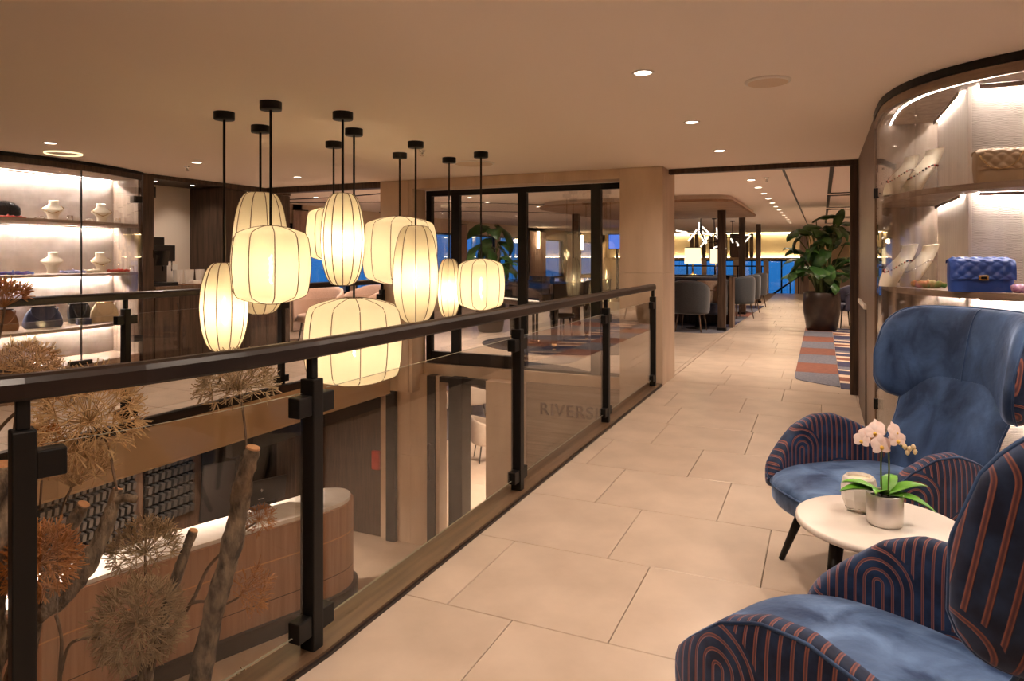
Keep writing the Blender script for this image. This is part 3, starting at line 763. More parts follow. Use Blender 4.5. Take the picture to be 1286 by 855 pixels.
# ================================================================== WING CHAIRS
def cpanel(P, th, half_lo, half_hi, nu=40, nv=28, e1=.55, e2=.7): pass
def arm_mesh(sx):
    key = [(.255,.285),(.315,.16),(.345,-.02),(.342,-.18),(.316,-.29),(.272,-.368)]
    path = crom(key, 36)
    L = [0]
    for a, b in zip(path[:-1], path[1:]): L.append(L[-1]+math.hypot(b[0]-a[0], b[1]-a[1]))
    top = [.53,.565,.615,.65,.645,.60,.515,.42]; bot = [.30,.285,.28,.28,.29,.30,.32,.34]
    n, nv = 36, 32
    def sec(i):
        t = L[i]/L[-1]; a = Vector(path[max(i-1,0)]); b = Vector(path[min(i+1,n)]); tg = (b-a).normalized()
        nrm = Vector((-tg.y, tg.x))        # towards the outside (+x) for a path running to -y
        if nrm.x < 0 and abs(tg.x) < .8: nrm = -nrm
        cap = min(1, (min(t, 1-t)*18+.02)**.5)
        return t, nrm, .036*cap+.004, interp(top, t) - (1-cap)*.03, interp(bot, t) + (1-cap)*.03
    def fn(u, v):
        i = int(round(u*n)); t, nrm, th, zt, zb = sec(i); a = v*2*math.pi - math.pi/2
        d = th*spw(math.cos(a), .55); z = (zt+zb)/2 + (zt-zb)/2*spw(math.sin(a), .55)
        return (sx*(path[i][0]+nrm.x*d), path[i][1]+nrm.y*d, z)
    def uvf(u, v):
        i = int(round(u*n)); p = fn(u, v); return (L[i]+.04, p[2]+.02)
    m = MB(); m.grid(fn, n, nv, closev=True, uvf=uvf, flip=(sx > 0))
    # end caps
    for i, fl in ((0, False), (n, True)):
        ring = [fn(i/n, j/nv) for j in range(nv)]
        m.add(ring, [tuple(range(nv))[::-1] if fl != (sx < 0) else tuple(range(nv))], 0, True)
    pip = []
    for i in range(0, n+1):
        t, nrm, th, zt, zb = sec(i); d = th*.62; pip.append((sx*(path[i][0]+nrm.x*d), path[i][1]+nrm.y*d, zt-.010))
    t, nrm, th, zt, zb = sec(n); pip.append((sx*(path[n][0]+nrm.x*.01), path[n][1]-.004, (zt+zb)/2)); pip.append((sx*(path[n][0]), path[n][1]-.004, zb+.02))
    q = MB(); q.tube(pip, .0045, 6)
    return m, q
def head_mesh():
    W = .368; n, nv = 56, 32
    def cen(s): # s -1..1
        a = s*1.28; return (W*math.sin(a)/math.sin(1.28), .490 - .215*abs(s)**2.3)
    def sec(s):
        e = max(0., 1-abs(s)**7)
        hz = .215*e**.45 + .004; th = (.048 + .014*math.cos(s*1.4))*max(0., 1-abs(s)**12)**.5 + .004
        a, b = Vector(cen(s-.01)), Vector(cen(s+.01)); tg = (b-a).normalized(); nrm = Vector((-tg.y, tg.x))  # +y at centre: outwards/back
        return hz, th, nrm
    def fn(u, v):
        s = -1+2*u; hz, th, nrm = sec(s); c = cen(s); a = v*2*math.pi
        d = th*spw(math.cos(a), .62); q = spw(math.sin(a), .62); z = .945 + hz*q - .02*abs(s)**2*(1 if q < 0 else .4)
        return (c[0]+nrm.x*d, c[1]+nrm.y*d+(z-.945)*.20, z)
    Ls = [0]
    for k in range(n):
        a, b = cen(-1+2*k/n), cen(-1+2*(k+1)/n); Ls.append(Ls[-1]+math.hypot(b[0]-a[0], b[1]-a[1]))
    def uvf(u, v): p = fn(u, v); return (Ls[int(round(u*n))]+.013, p[2]+.09)
    def matf(u, v): return 1 if (v < .235 or v > .765) else 0
    m = MB(); m.grid(fn, n, nv, closev=True, uvf=uvf, matf=matf)
    for i in (0, n):
        ring = [fn(i/n, j/nv) for j in range(nv)]; m.add(ring, [tuple(range(nv)) if i == 0 else tuple(range(nv))[::-1]], 0, True)
    loop = [fn(k/n, .245) for k in range(n+1)] + [fn(k/n, .755) for k in range(n, -1, -1)]
    q = MB(); q.tube(loop, .005, 6, closed=True)
    seam = [fn(.5, v) for v in [.27+.46*k/16 for k in range(17)]]; sm = MB(); sm.tube([(x, y-.0005, z) for x, y, z in seam], .0035, 6)
    return m, q, sm
def back_mesh():
    n, nv = 24, 36
    wid = [.265,.285,.30,.285,.275,.275,.285,.295,.30]
    def fn(u, v):
        z = .33 + .52*u; a = v*2*math.pi; w = interp(wid, u); cx = spw(math.cos(a), .75); x = w*cx
        y0 = .245 + (z-.36)*.42 - .055*cx*cx
        th = .042*(1-abs(cx)**6)**.5*(1 if u > .02 else .6) + .003
        return (x, y0 + th*spw(math.sin(a), .75), z)
    m = MB()
    m.grid(fn, n, nv, closev=True, uvf=lambda u, v: (fn(u, v)[0]+.5, fn(u, v)[2]), matf=lambda u, v: 1 if v < .5 else 0, flip=True)
    for i in (0, n): m.add([fn(i/n, j/nv) for j in range(nv)], [tuple(range(nv)) if i == n else tuple(range(nv))[::-1]], 0, True)
    qs = []
    for sx in (0., .5): q = MB(); q.tube([fn(k/n, sx) for k in range(n+1)], .005, 6); qs.append(q)
    return m, qs
def outline(t, sc):
    a = t*2*math.pi; c, s = math.cos(a), math.sin(a)
    x = .362*spw(c, .70); y = (.31 if s > 0 else .43)*spw(s, .66 if s < 0 else .6)
    return (x*sc, y*sc)
def seat_mesh():
    rings = [(.70,.292),(.88,.294),(.965,.302),(.995,.322),(1.0,.350),(1.0,.372),(.992,.392),(.965,.410),(.90,.424),(.75,.436),(.55,.443),(.3,.447),(.04,.448)]
    m = MB(); nv = 48
    m.grid(lambda u, v: (*outline(v, rings[int(round(u*12))][0]), rings[int(round(u*12))][1]), 12, nv, closev=True, flip=True)
    m.add([(*outline(k/nv, .70), .292) for k in range(nv)], [tuple(range(nv))[::-1]])
    m.add([(*outline(k/nv, .04), .448) for k in range(nv)], [tuple(range(nv))], 0, True)
    q = MB(); q.tube([(*outline(k/nv, 1.004), .384) for k in range(nv)], .005, 6, closed=True)
    return m, q
def wing_chair(label, loc, rotz):
    root = thing('wing_chair', label, 'armchair', loc, rotz, 'blue wing chairs around the small table')
    m, q = seat_mesh(); s = m.build('seat', 'velvet_seat_lit', root); q.build('piping', 'velvet', s)
    m, qs = back_mesh(); s = m.build('backrest', ['velvet', 'arch_velvet'], root)
    for q in qs: q.build('piping', 'velvet', s)
    m, q, sm = head_mesh(); s = m.build('winged_headrest', ['velvet', 'arch_velvet'], root); q.build('piping', 'velvet', s); sm.build('seam', 'velvet', s)
    s['label'] = 'broad curved headrest, plain velvet inside and striped outside'
    for sx in (-1, 1):
        m, q = arm_mesh(sx); s = m.build('arm', 'arch_velvet', root); q.build('piping', 'velvet', s)
        s['label'] = 'rounded arm in navy velvet with copper arch pattern'
        for yy, y2 in ((-.21, -.30), (.20, .27)):
            l = MB(); l.tube([(sx*.215, yy, .30), (sx*.285, y2, .0)], [.024, .0125], 14); l.build('leg', 'black_metal', root)
    return root
def face(fx_, fy_): return math.atan2(fx_, -fy_)   # local front is -y
CH1 = wing_chair('blue velvet wing chair beyond the table, its winged front turned to the viewer', (.24, 3.34, 0), face(-.80, -.60))
CH2 = wing_chair('blue velvet wing chair nearest the viewer, seen from behind its striped wing', (.145, 1.785, 0), face(-.865, .50))
# ================================================================== SIDE TABLE WITH ORCHID AND CANDLE
tb = thing('side_table', 'small round pale-topped side table on dark legs between the wing chairs', 'table', (.172, 2.54, 0)); TT = .53
m = MB(); m.lathe([(.03,.506),(.247,.506),(.253,.510),(.255,.518),(.253,.527),(.247,.53),(.001,.53)], 64); m.build('tabletop', 'white_laminate', tb)
m = MB(); m.lathe([(.001,.485),(.16,.485),(.16,.506),(.001,.506)], 32, cap=False); m.build('apron', 'black_metal', tb)
for a in (205, 325, 85):
    c, s = math.cos(R(a)), math.sin(R(a)); m = MB(); m.tube([(.135*c,.135*s,.505),(.19*c,.19*s,0)], [.024,.013], 14); m.build('leg', 'black_metal', tb)
px, py = onZ(1112, 662, TT)
orc = thing('potted_orchid', 'pale pink orchid in a silver pot on the round side table', 'plant', (px, py+.03, TT))
m = MB(); m.lathe([(.046,0),(.052,.004),(.054,.02),(.055,.10),(.0535,.102),(.050,.100),(.049,.085)], 40); m.build('pot', 'silver_pot', orc)
m = MB(); m.lathe([(.049,.086),(.001,.09)], 20, cap=False); m.build('soil', 'soil', orc)
def blade(L, W, rise, droop, fold=.25, tipw=.9, n=12):
    # a leaf along +x from the origin, with a midrib fold
    m = MB()
    def fn(u, v):
        s = v*2-1; w = W/2*(math.sin(math.pi*min(1, u**.75*.97+.03))**tipw); x = L*u*math.cos(droop*u*.6); z = rise*L*math.sin(u*math.pi*.5) - droop*L*u*u*.6
        return (x, s*w, z + abs(s)*w*fold)
    m.grid(fn, n, 6); return m
def thicken(m, t):
    # a closed leaf: copy the sheet a little lower
    n = len(m.v); fs = list(m.f); m.v += [(x, y, z-t) for x, y, z in m.v]
    for f in fs: m.f.append(tuple(k+n for k in f[::-1])); m.m.append(0); m.sm.append(True); m.uv.append(None)
    return m
def place_leaf(m, loc, yaw, pitch=0., roll=0.):
    M4 = Matrix.Translation(loc) @ Matrix.Rotation(yaw, 4, 'Z') @ Matrix.Rotation(-pitch, 4, 'Y') @ Matrix.Rotation(roll, 4, 'X')
    m.v = [tuple(M4 @ Vector(p)) for p in m.v]; return m
for yaw, L, W, rise, dr in ((205, .145, .060, .25, .30), (190, .125, .055, .35, .2), (22, .135, .058, .32, .22), (-12, .145, .055, .1, .5), (70, .10, .05, .5, .2), (250, .09, .05, .45, .3)):
    place_leaf(thicken(blade(L, W, rise, dr), .003), (.006*math.cos(R(yaw)), .006*math.sin(R(yaw)), .098), R(yaw)).build('leaf', 'orchid_leaf', orc)
stems = [[(-.008,0,.09),(-.011,0,.18),(-.010,.0,.255),(-.03,-.01,.285),(-.055,-.02,.275)], [(.010,.005,.09),(.013,.005,.18),(.012,0,.25),(.025,-.01,.282),(.05,-.02,.26)]]
for st in stems: m = MB(); m.tube(crom(st, 16), .0028, 6); m.build('stem', 'stem_green', orc)
def flower(loc, yaw, pitch, s=1.):
    fr = MB()
    for k, (a, L, W) in enumerate(((90,.034,.026),(210,.033,.026),(330,.033,.026),(20,.035,.040),(160,.035,.040))):
        b = thicken(blade(L*s, W*s, .12, .25, -.12, .6, 8), .0008)
        b.v = [tuple(Matrix.Rotation(R(a), 3, 'Z') @ Vector(p)) for p in b.v]
        o = len(fr.v); fr.v += b.v; fr.f += [tuple(o+q for q in f) for f in b.f]; fr.m += b.m; fr.sm += b.sm; fr.uv += b.uv
    place = Matrix.Translation(loc) @ Matrix.Rotation(yaw, 4, 'Z') @ Matrix.Rotation(pitch, 4, 'X')
    fr.v = [tuple(place @ Vector(p)) for p in fr.v]; o = fr.build('flower', 'petal', orc)
    lp = MB(); lp.lathe([(.0075*s,-.004),(.006*s,.004),(.002,.010)], 8); lp.v = [tuple(place @ Vector((p[0], p[1]-.006*s, p[2]))) for p in lp.v]; lp.build('lip', 'petal_yellow', o)
for lx, ly, lz, yw, pt, s in ((-.012,-.035,.262,12,80,1.1), (-.045,-.012,.285,-30,75,1.0), (-.02,.005,.305,20,70,1.0), (.028,-.01,.305,35,72,1.0), (-.068,-.02,.270,-50,80,.85), (.035,-.02,.282,10,78,.9), (-.03,-.02,.30,-10,70,.9)):
    flower((lx, ly, lz), R(yw+20), R(pt), s)
for lx, lz in ((.055,.262),(.068,.257),(.078,.264),(.062,.245),(.083,.25)):
    m = MB(); m.lathe([(.001,-.009),(.006,-.004),(.0075,.002),(.004,.008),(.001,.010)], 10, (lx, -.022, lz)); m.build('bud', 'bud', orc)
px, py = onZ(1079, 640, TT)
cd = thing('candle_holder', 'cream candle in a faceted glass holder beside the orchid', 'candle', (px, py, TT))
m = MB(); m.lathe([(.030,.0),(.045,.012),(.056,.045),(.057,.08),(.050,.112),(.044,.118),(.041,.110),(.046,.07),(.040,.02)], 10, smooth=False); m.build('holder', 'white_ceramic', cd)
m = MB(); m.lathe([(.001,.02),(.040,.02),(.045,.07),(.041,.106),(.001,.108)], 24, cap=False); m.build('wax', 'candle_wax', cd)
m = MB(); m.tube([(.041*math.cos(a*.25-2.9),.041*math.sin(a*.25-2.9),.012-.004*math.sin(a)) for a in range(14)], .0045, 6); m.build('silver_rim', 'chrome', cd)
# ================================================================== SHOWCASES
def inset(curve, d):   # move an open plan curve to its left
    return offset(curve, d)
SHELF_H = [1.77, 1.22, .67]
# ---- right showcase: curved glass corner
GC = crom([(.345,5.34),(.345,5.05),(.36,4.74),(.43,4.45),(.55,4.23),(.72,4.06),(.95,3.93),(1.3,3.83),(1.75,3.79)], 40)
sr = thing('showcase', 'tall lit showcase with curved glass and wooden shelves behind the rear wing chair', 'display cabinet', (0, 0, 0))
def shelf_poly(d): return [tuple(p) for p in inset(GC, d)] + [(1.75,4.305),(.725,4.305),(.725,5.35)]
def ribbon2(curve, d0, d1, z0, z1): return ribbon(inset(curve, d0), inset(curve, d1), z0, z1)
ribbon2(GC, -.02, .03, 2.335, 2.379).build('top_trim', 'black_metal', sr)
ribbon2(GC, -.012, .02, 2.285, 2.334).build('top_fascia', 'shelf_wood', sr)
m = MB(); m.prism(shelf_poly(.09), 2.30, 2.32); m.build('soffit', 'display_wood', sr)
ribbon2(GC, .080, .086, 2.300, 2.306).build('led_strip', 'led_strip_dim', sr)
m = MB(); m.box(.75, 1.75, 4.285, 4.292, 2.294, 2.299); m.build('led_strip', 'led_strip_right', sr)
for h in SHELF_H:
    m = MB(); m.prism(shelf_poly(.022), h-.034, h); m.build('shelf', 'shelf_wood', sr)
    m = MB(); m.box(.75, 1.75, 4.285, 4.292, h-.040, h-.035); m.build('led_strip', 'led_strip_right', sr)
    m = MB(); m.box(.701, .707, 4.40, 5.30, h-.038, h-.035); m.build('led_strip', 'led_strip_soft', sr)
    m = MB(); m.box(.684, .689, 4.40, 5.30, h-.052, h-.0345); m.build('led_valance', 'shelf_wood', sr); m = MB(); m.box(.75, 1.75, 4.262, 4.267, h-.052, h-.0345); m.build('led_valance', 'shelf_wood', sr)
m = MB(); m.box(.701, .707, 4.40, 5.30, 2.296, 2.299); m.build('led_strip', 'led_strip_soft', sr)
m = MB(); m.box(.676, .681, 4.40, 5.30, 2.278, 2.2995); m.build('led_valance', 'shelf_wood', sr); m = MB(); m.box(.75, 1.75, 4.255, 4.260, 2.275, 2.2995); m.build('led_valance', 'shelf_wood', sr)
m = MB(); m.prism(shelf_poly(.015), .0, .12); m.build('plinth', 'shelf_wood', sr)
m = MB(); m.box(.725, 1.75, 4.296, 4.309, .12, 2.30); m.build('back_panel', 'relief_panel', sr)
m = MB(); m.box(.708, .7245, 4.296, 5.345, .12, 2.30); m.build('side_panel', 'pale_panel', sr)
m = MB(); m.box(.36, .708, 5.345, 5.358, .12, 2.30); m.build('end_panel', 'end_wood', sr)
n = len(GC); cut = 17
for a, b in ((0, cut), (cut, n-1)):
    seg = GC[a:b+1]; g = ribbon(inset(seg, -.004), inset(seg, .004), .12, 2.285); g.build('glass_panel', 'display_glass', sr)
for z in (.35, 1.80):
    m = MB(); m.bbox(.325, .385, 5.30, 5.345, z, z+.07, .003); m.build('hinge', 'black_metal', sr)
def stub(r, mat='black_metal'): pass
# ---- left showcase: bulging glass front
RC = 2.75; cxl, cyl = -6.93-RC, 4.21
a0 = math.asin(1.23/RC)
LCV = [(cxl+RC*math.cos(a), cyl+RC*math.sin(a)) for a in [a0-2*a0*k/36 for k in range(37)]]   # from far end (Y high) to near
sl = thing('showcase', 'wide lit showcase with bulging glass front and jewellery shelves across the void', 'display cabinet', (0, 0, 0))
def lpoly(d): return [tuple(p) for p in inset(LCV, d)] + [(-7.685, 2.985), (-7.685, 5.435)]
# here the inside lies at -x: for a curve running to -y a positive offset goes to +x
def rib3(d0, d1, z0, z1): return ribbon(inset(LCV, d0), inset(LCV, d1), z0, z1)
rib3(.03, -.03, 2.345, 2.379).build('top_trim', 'black_metal', sl)
rib3(.015, -.02, 2.285, 2.344).build('top_fascia', 'dark_wood', sl)
m = MB(); m.prism(lpoly(-.09), 2.30, 2.32); m.build('soffit', 'display_wood', sl)
def led_l(z):
    m = MB(); m.box(-7.68, -7.672, 3.05, 5.38, z+.004, z+.01); m.build('led_strip', 'led_strip_left', sl)
    m = MB(); m.box(-7.652, -7.647, 3.05, 5.38, z-.008, z+.0115); m.build('led_valance', 'shelf_wood', sl)
led_l(2.286)
rib3(-.080, -.086, 2.30, 2.306).build('led_strip', 'led_strip_dim', sl)
for h in SHELF_H:
    m = MB(); m.prism(lpoly(-.022), h-.03, h); m.build('shelf', 'shelf_wood', sl); led_l(h-.042)
m = MB(); m.prism(lpoly(-.015), .0, .28); m.build('plinth', 'shelf_wood', sl)
for a, b in ((2.99, 3.74), (3.742, 4.15), (4.152, 5.03), (5.032, 5.428)):
    m = MB(); m.bbox(-7.698, -7.684, a+.001, b-.001, .28, 2.30, .002); m.build('back_panel', 'relief_panel', sl)
m = MB(); m.box(-7.69, -7.26, 5.43, 5.445, .28, 2.30); m.build('end_panel', 'end_wood', sl)
m = MB(); m.box(-7.69, -7.26, 2.975, 2.99, .28, 2.30); m.build('end_panel', 'end_wood', sl)
for a, b in ((0, 13), (13, 25), (25, 36)):
    g = ribbon(inset(LCV[a:b+1], .004), inset(LCV[a:b+1], -.004), .28, 2.285); g.build('glass_panel', 'display_glass', sl)
x, y = LCV[13]
m = MB(); m.box(x-.006, x+.007, y-.005, y+.005, .28, 2.285); m.build('glass_joint', 'dark_steel', sl)
for z in (.42, 2.02):
    m = MB(); m.bbox(-7.235, -7.165, 5.31, 5.42, z, z+.075, .003); m.build('hinge', 'black_metal', sl)
m = MB(); x, y = LCV[13]; m.bbox(x-.02, x+.03, y-.13, y+.10, .285, .33, .003); m.build('door_lock', 'black_metal', sl)

# ================================================================== GOODS ON DISPLAY
def bust(label, loc, rotz, s=1., bead='black_gloss', group='necklace busts in the showcases', slope=False):
    # faces local +x: a neck with a forward sloping chest
    root = thing('necklace_bust', label, 'display bust', loc, rotz, group); root.scale = (s, s, s)
    secs = [(.02,0,.028,.048),(.022,.055,.028,.050),(.030,.095,.026,.072),(.034,.122,.022,.104),(.022,.140,.022,.098),(.002,.160,.028,.070),(-.010,.176,.034,.050),(-.016,.192,.036,.045),(-.020,.225,.036,.044)]
    if slope: secs = [(.085,0,.042,.065),(.078,.03,.042,.080),(.058,.075,.044,.092),(.025,.125,.046,.085),(-.008,.165,.044,.060),(-.028,.195,.042,.048),(-.040,.22,.042,.046),(-.048,.25,.042,.046)]
    ss = crom(secs, 28)
    m = MB(); m.grid(lambda u, v: (ss[int(round(u*28))][0]+ss[int(round(u*28))][2]*math.cos(v*2*math.pi), ss[int(round(u*28))][3]*math.sin(v*2*math.pi), ss[int(round(u*28))][1]-.15*(ss[int(round(u*28))][2]*math.cos(v*2*math.pi)) if u > .8 else ss[int(round(u*28))][1]), 28, 24, closev=True)
    m.add([(ss[28][0]+.042*math.cos(k*math.pi/12), .050*math.sin(k*math.pi/12), ss[28][1]-.15*.042*math.cos(k*math.pi/12)) for k in range(24)], [tuple(range(24))])
    m.build('form', 'ivory_linen', root)
    # necklace lying on the slope
    m = MB(); rnd = random.Random(int(loc[0]*100)+int(loc[1]*77))
    for k in range(34):
        a = -2.5+5.0*k/33; ca, sa = math.cos(a), math.sin(a)
        z = .155 - .07*max(0, ca)**1.5 - .0; q = min(range(29), key=lambda i: abs(ss[i][1]-z)); c = ss[q]
        p = (c[0]+(c[2]+.003)*ca, (c[3]+.003)*sa, z)
        r = .0042+.0022*rnd.random()
        m.lathe([(.0005,-r),(r*.8,-r*.6),(r,0),(r*.8,r*.6),(.0005,r)], 6, p, mat=k % 3, cap=False)
    m.build('necklace', [bead, 'scarf_red' if bead == 'black_gloss' else bead, bead], root)
    return root
def softbox(w, d, h, pinch=.0, puff=.012, n=10, quilt=0.):
    # a padded, slightly tapering box; quilted front if asked
    m = MB()
    def fn(u, v):
        a = v*2*math.pi; z = h*u; k = 1 - pinch*u; rr = math.sin(math.pi*min(max(u*.94+.03, 0), 1))**.25
        x = w/2*k*spw(math.cos(a), .35)*(.93+.07*rr); y = d/2*(1-.55*pinch*u)*spw(math.sin(a), .45)*(.8+.2*rr)
        if quilt and abs(math.sin(a)) > .15:
            p, q = (x+z)*quilt, (x-z)*quilt; b = abs(math.sin(p))*abs(math.sin(q)); y += math.copysign(puff*b**.5, y)
        return (x, y, z)
    m.grid(fn, n*(3 if quilt else 1), 96 if quilt else 40, closev=True, flip=True)
    nv = 96 if quilt else 40
    m.add([fn(1, k/nv) for k in range(nv)], [tuple(range(nv))]); m.add([fn(0, k/nv) for k in range(nv)], [tuple(range(nv))[::-1]])
    return m
def flap_bag(label, loc, rotz, w, d, h, mat, clasp='gold', chain='gold', chain_pts=None, group='handbags in the showcases'):
    root = thing('quilted_handbag', label, 'handbag', loc, rotz, group)
    softbox(w, d, h*.97, -.02, .006, 8, quilt=17 if clasp is None else 0).build('body', mat, root)
    # flap: wraps over the top and down the front (local -y)
    m = MB(); prof = [(d*.40,h*.90),(d*.38,h*.99),(d*.15,h*1.03),(-d*.20,h*1.02),(-d*.42,h*.96),(-d*.53,h*.80),(-d*.56,h*.55),(-d*.57,h*.40)]
    pr = crom(prof, 40)
    def fn(u, v):
        y, z = pr[int(round(u*40))]; x = (v-.5)*w*1.015; L = u*.30
        b = (abs(math.sin((x+L)*52))*abs(math.sin((x-L)*52)))**.6*.010; e = min(1, min(v, 1-v)*12)
        ny, nz = (-.3, .95) if u < .45 else (-1, .1)
        z2 = z - (0.006*(1-e)); return (x, y+ny*b*e, z2+nz*b*e)
    m.grid(fn, 40, 96, flip=True)
    m.build('flap', mat, root)
    if clasp:
        m = MB(); m.bbox(-.022, .022, -d*.57-.013, -d*.57-.002, h*.36, h*.52, .003); c = m.build('clasp', clasp, root)
        m = MB(); m.bbox(-.012, .012, -d*.57-.018, -d*.57-.012, h*.40, h*.48, .002); m.build('turn_lock', 'dark_steel', c)
    if chain_pts:
        m = MB(); pts = crom(chain_pts, 40)
        for k in range(0, 40, 1):
            p = Vector(pts[k]); t = (Vector(pts[k+1])-p)
            ax = Vector((0, 1, 0)) if k % 2 else Vector((0, 0, 1)); s = t.cross(ax)
            if s.length < 1e-5: continue
            s.normalize(); t.normalize()
            m.tube([tuple(p+t*.007*math.cos(b)+s*.004*math.sin(b)) for b in [i*math.pi/4 for i in range(8)]], .0013, 4, closed=True)
        m.build('chain', chain, root)
    return root
def soft_bag(label, loc, rotz, w, d, h, mat, handle=True, pleats=True, pinch=.22, group='handbags in the showcases', extra=None):
    root = thing('handbag', label, 'handbag', loc, rotz, group)
    m = MB()
    def fn(u, v):
        a = v*2*math.pi; k = 1-pinch*u**1.6; rr = interp([.90,.99,1.0,1.0,.99,.96,.90,.80,.62], u)
        x = w/2*k*spw(math.cos(a), .45)*rr; y = d/2*spw(math.sin(a), .6)*rr*(1-.6*u)
        if pleats: y *= 1+.13*math.sin(x*2*math.pi/(w*.16))*max(0, u-.35)
        return (x, y, h*u)
    m.grid(fn, 20, 64, closev=True, flip=True); m.add([fn(1, k/64) for k in range(64)], [tuple(range(64))]); m.add([fn(0, k/64) for k in range(64)], [tuple(range(64))[::-1]])
    m.build('body', mat, root)
    m = MB(); m.bbox(-w/2*(1-pinch)*.8, w/2*(1-pinch)*.8, -d*.14, d*.14, h*.965, h*1.02, .004); m.build('frame', 'gold' if mat == 'bag_cream' else 'dark_steel', root)
    if handle:
        m = MB(); m.tube([(-w*.33*math.cos(t), -d*.40-.01*math.sin(t), h*(.95-.62*math.sin(t))) for t in [k*math.pi/16 for k in range(17)]], .006, 8); m.build('handle', mat, root)
    return root
def scarf(label, loc, rotz, L, mat, r=.022, group='rolled scarves in the showcases'):
    root = thing('rolled_scarf', label, 'scarf', loc, rotz, group); rnd = random.Random(hash(label) % 999 if False else len(label))
    pts = [(L*(k/14-.5), .012*math.sin(k*.9+len(label)), r*.95+.004*math.sin(k*1.7)) for k in range(15)]
    m = MB(); m.tube(pts, [r*(.35+.65*math.sin(math.pi*min(1,max(0,k/14*.9+.05)))**.4)*(1+.18*math.sin(k*2.3)) for k in range(15)], 14)
    m.build('cloth', mat, root)
    m = MB(); m.tube([(0, .024*math.cos(b), r+.024*math.sin(b)) for b in [k*math.pi/8 for k in range(16)]], .006, 6, closed=True); m.build('knot', mat, root)
    return root
# right showcase goods
for lab, px, Y, h, s, bd in (('ivory necklace bust with dark and red beads, the right one on the upper right shelf', 1163, 4.80, 1.77, 1.18, 'black_gloss'),
                         ('smaller ivory necklace bust with dark beads, the left one on the upper right shelf', 1136, 4.72, 1.77, .98, 'black_gloss'),
                         ('ivory necklace bust with a dark bead string, the left one above the rear wing chair', 1133, 4.74, 1.22, 1.05, 'black_gloss'),
                         ('ivory necklace bust with silver strand, the right one beside the blue handbag', 1159, 4.78, 1.22, 1.05, 'chrome')):
    bust(lab, (onY(px, Y), Y, h), R(200), s*.95, bd, slope=True)
flap_bag('blue quilted leather handbag with gold clasp on the middle shelf of the right showcase', (onY(1231, 4.15), 4.16, 1.22), R(4), .28, .10, .165, 'bag_blue')
flap_bag('tan quilted handbag with a draped gold chain on the top shelf of the right showcase', (onY(1272, 4.15), 4.16, 1.77), R(6), .33, .10, .165, 'bag_tan', None, 'gold', [(-.155,-.03,.16),(-.15,-.065,.12),(-.11,-.07,.075),(-.05,-.07,.068),(.0,-.065,.10),(.03,-.06,.15),(.08,-.02,.185)])
scarf('multicoloured orange and green rolled scarf between the busts and the blue handbag', (onY(1174, 4.50)-.03, 4.52, 1.22), R(-10), .16, 'scarf_multi')
scarf('purple and pink rolled scarf right of the blue handbag', (onY(1291, 4.08), 4.10, 1.22), R(10), .14, 'scarf_purple')
# left showcase goods (x = -7.35 plane)
def LS(px, X, h): return (X, onX(px, X), h)
for px, X, h, lab, bd in ((67, -7.42, 1.77, 'ivory necklace bust with pale beads, left one on the top shelf across the void', 'gold'),
                          (127, -7.42, 1.77, 'ivory necklace bust with pale beads, right one on the top shelf across the void', 'gold'),
                          (66, -7.42, 1.22, 'ivory necklace bust with pearls, left one on the middle shelf across the void', 'ivory_linen'),
                          (126, -7.42, 1.22, 'ivory necklace bust with gold strand, right one on the middle shelf across the void', 'gold')):
    bust(lab, LS(px, X, h), R(-40 if px < 100 else -20), 1.0, bd)
soft_bag('slate blue pleated leather handbag on the low shelf of the left showcase', LS(54, -7.30, .67), R(75), .36, .13, .215, 'bag_navy')
soft_bag('cream pleated handbag with gold frame at the right end of the low shelf', LS(131, -7.36, .67), R(75), .30, .12, .215, 'bag_cream')
soft_bag('small black bucket bag beside the cream handbag on the low shelf', LS(99, -7.40, .67), R(75), .20, .10, .215, 'bag_black', True, False, -.35)
soft_bag('brown leather handbag at the left edge of the low shelf', LS(4, -7.30, .67), R(75), .26, .13, .21, 'bag_brown', True, False)
sh = thing('jewellery_box', 'flat dark blue box in front of the black bucket bag', 'box', LS(105, -7.22, .67), R(75)); m = MB(); m.bbox(-.065, .065, -.035, .035, 0, .045, .003); m.build('base', 'bag_navy', sh); m = MB(); m.bbox(-.067, .067, -.037, .037, .046, .062, .003); m.build('lid', 'bag_navy', sh)
fb = thing('fur_bag', 'black furry bag at the left end of the top shelf across the void', 'handbag', LS(5, -7.40, 1.77), R(75))
m = MB(); m.lathe([(.001,.0),(.10,.005),(.14,.05),(.13,.12),(.07,.165),(.001,.175)], 24, cap=False); rnd = random.Random(2); m.v = [(x*(1+rnd.uniform(-.06,.06)), y*.55*(1+rnd.uniform(-.06,.06)), z) for x, y, z in m.v]; m.build('body', 'fur_black', fb)
m = MB()
for k in range(400):
    a, b = rnd.uniform(0, 6.28), rnd.uniform(.05, 1.5); p = Vector((.13*math.cos(a)*math.cos(b), .075*math.sin(a)*math.cos(b), .07+.10*math.sin(b))); d = (p-Vector((0,0,.06))).normalized()*.022
    q = Vector((rnd.uniform(-.003,.003), rnd.uniform(-.003,.003), .003)); m.add([p-q, p+q, p+d], [(0,1,2)])
m.build('fur', 'fur_black', fb, kind='stuff')
scarf('flat red scarf lying in front of the black furry bag', LS(10, -7.22, 1.77), R(75), .30, 'scarf_red', .014)
scarf('blue and purple scarf at the left of the middle shelf across the void', LS(16, -7.20, 1.22), R(75), .34, 'scarf_blue', .018)
scarf('pale blue rolled scarf between the two busts of the middle shelf', LS(92, -7.25, 1.22), R(75), .24, 'scarf_pale', .018)
scarf('red rolled scarf at the right end of the middle shelf', LS(149, -7.32, 1.22), R(75), .24, 'scarf_red', .018)
scarf('white folded scarf just left of the red one on the middle shelf', LS(117, -7.28, 1.22), R(75), .17, 'ivory_linen', .020)
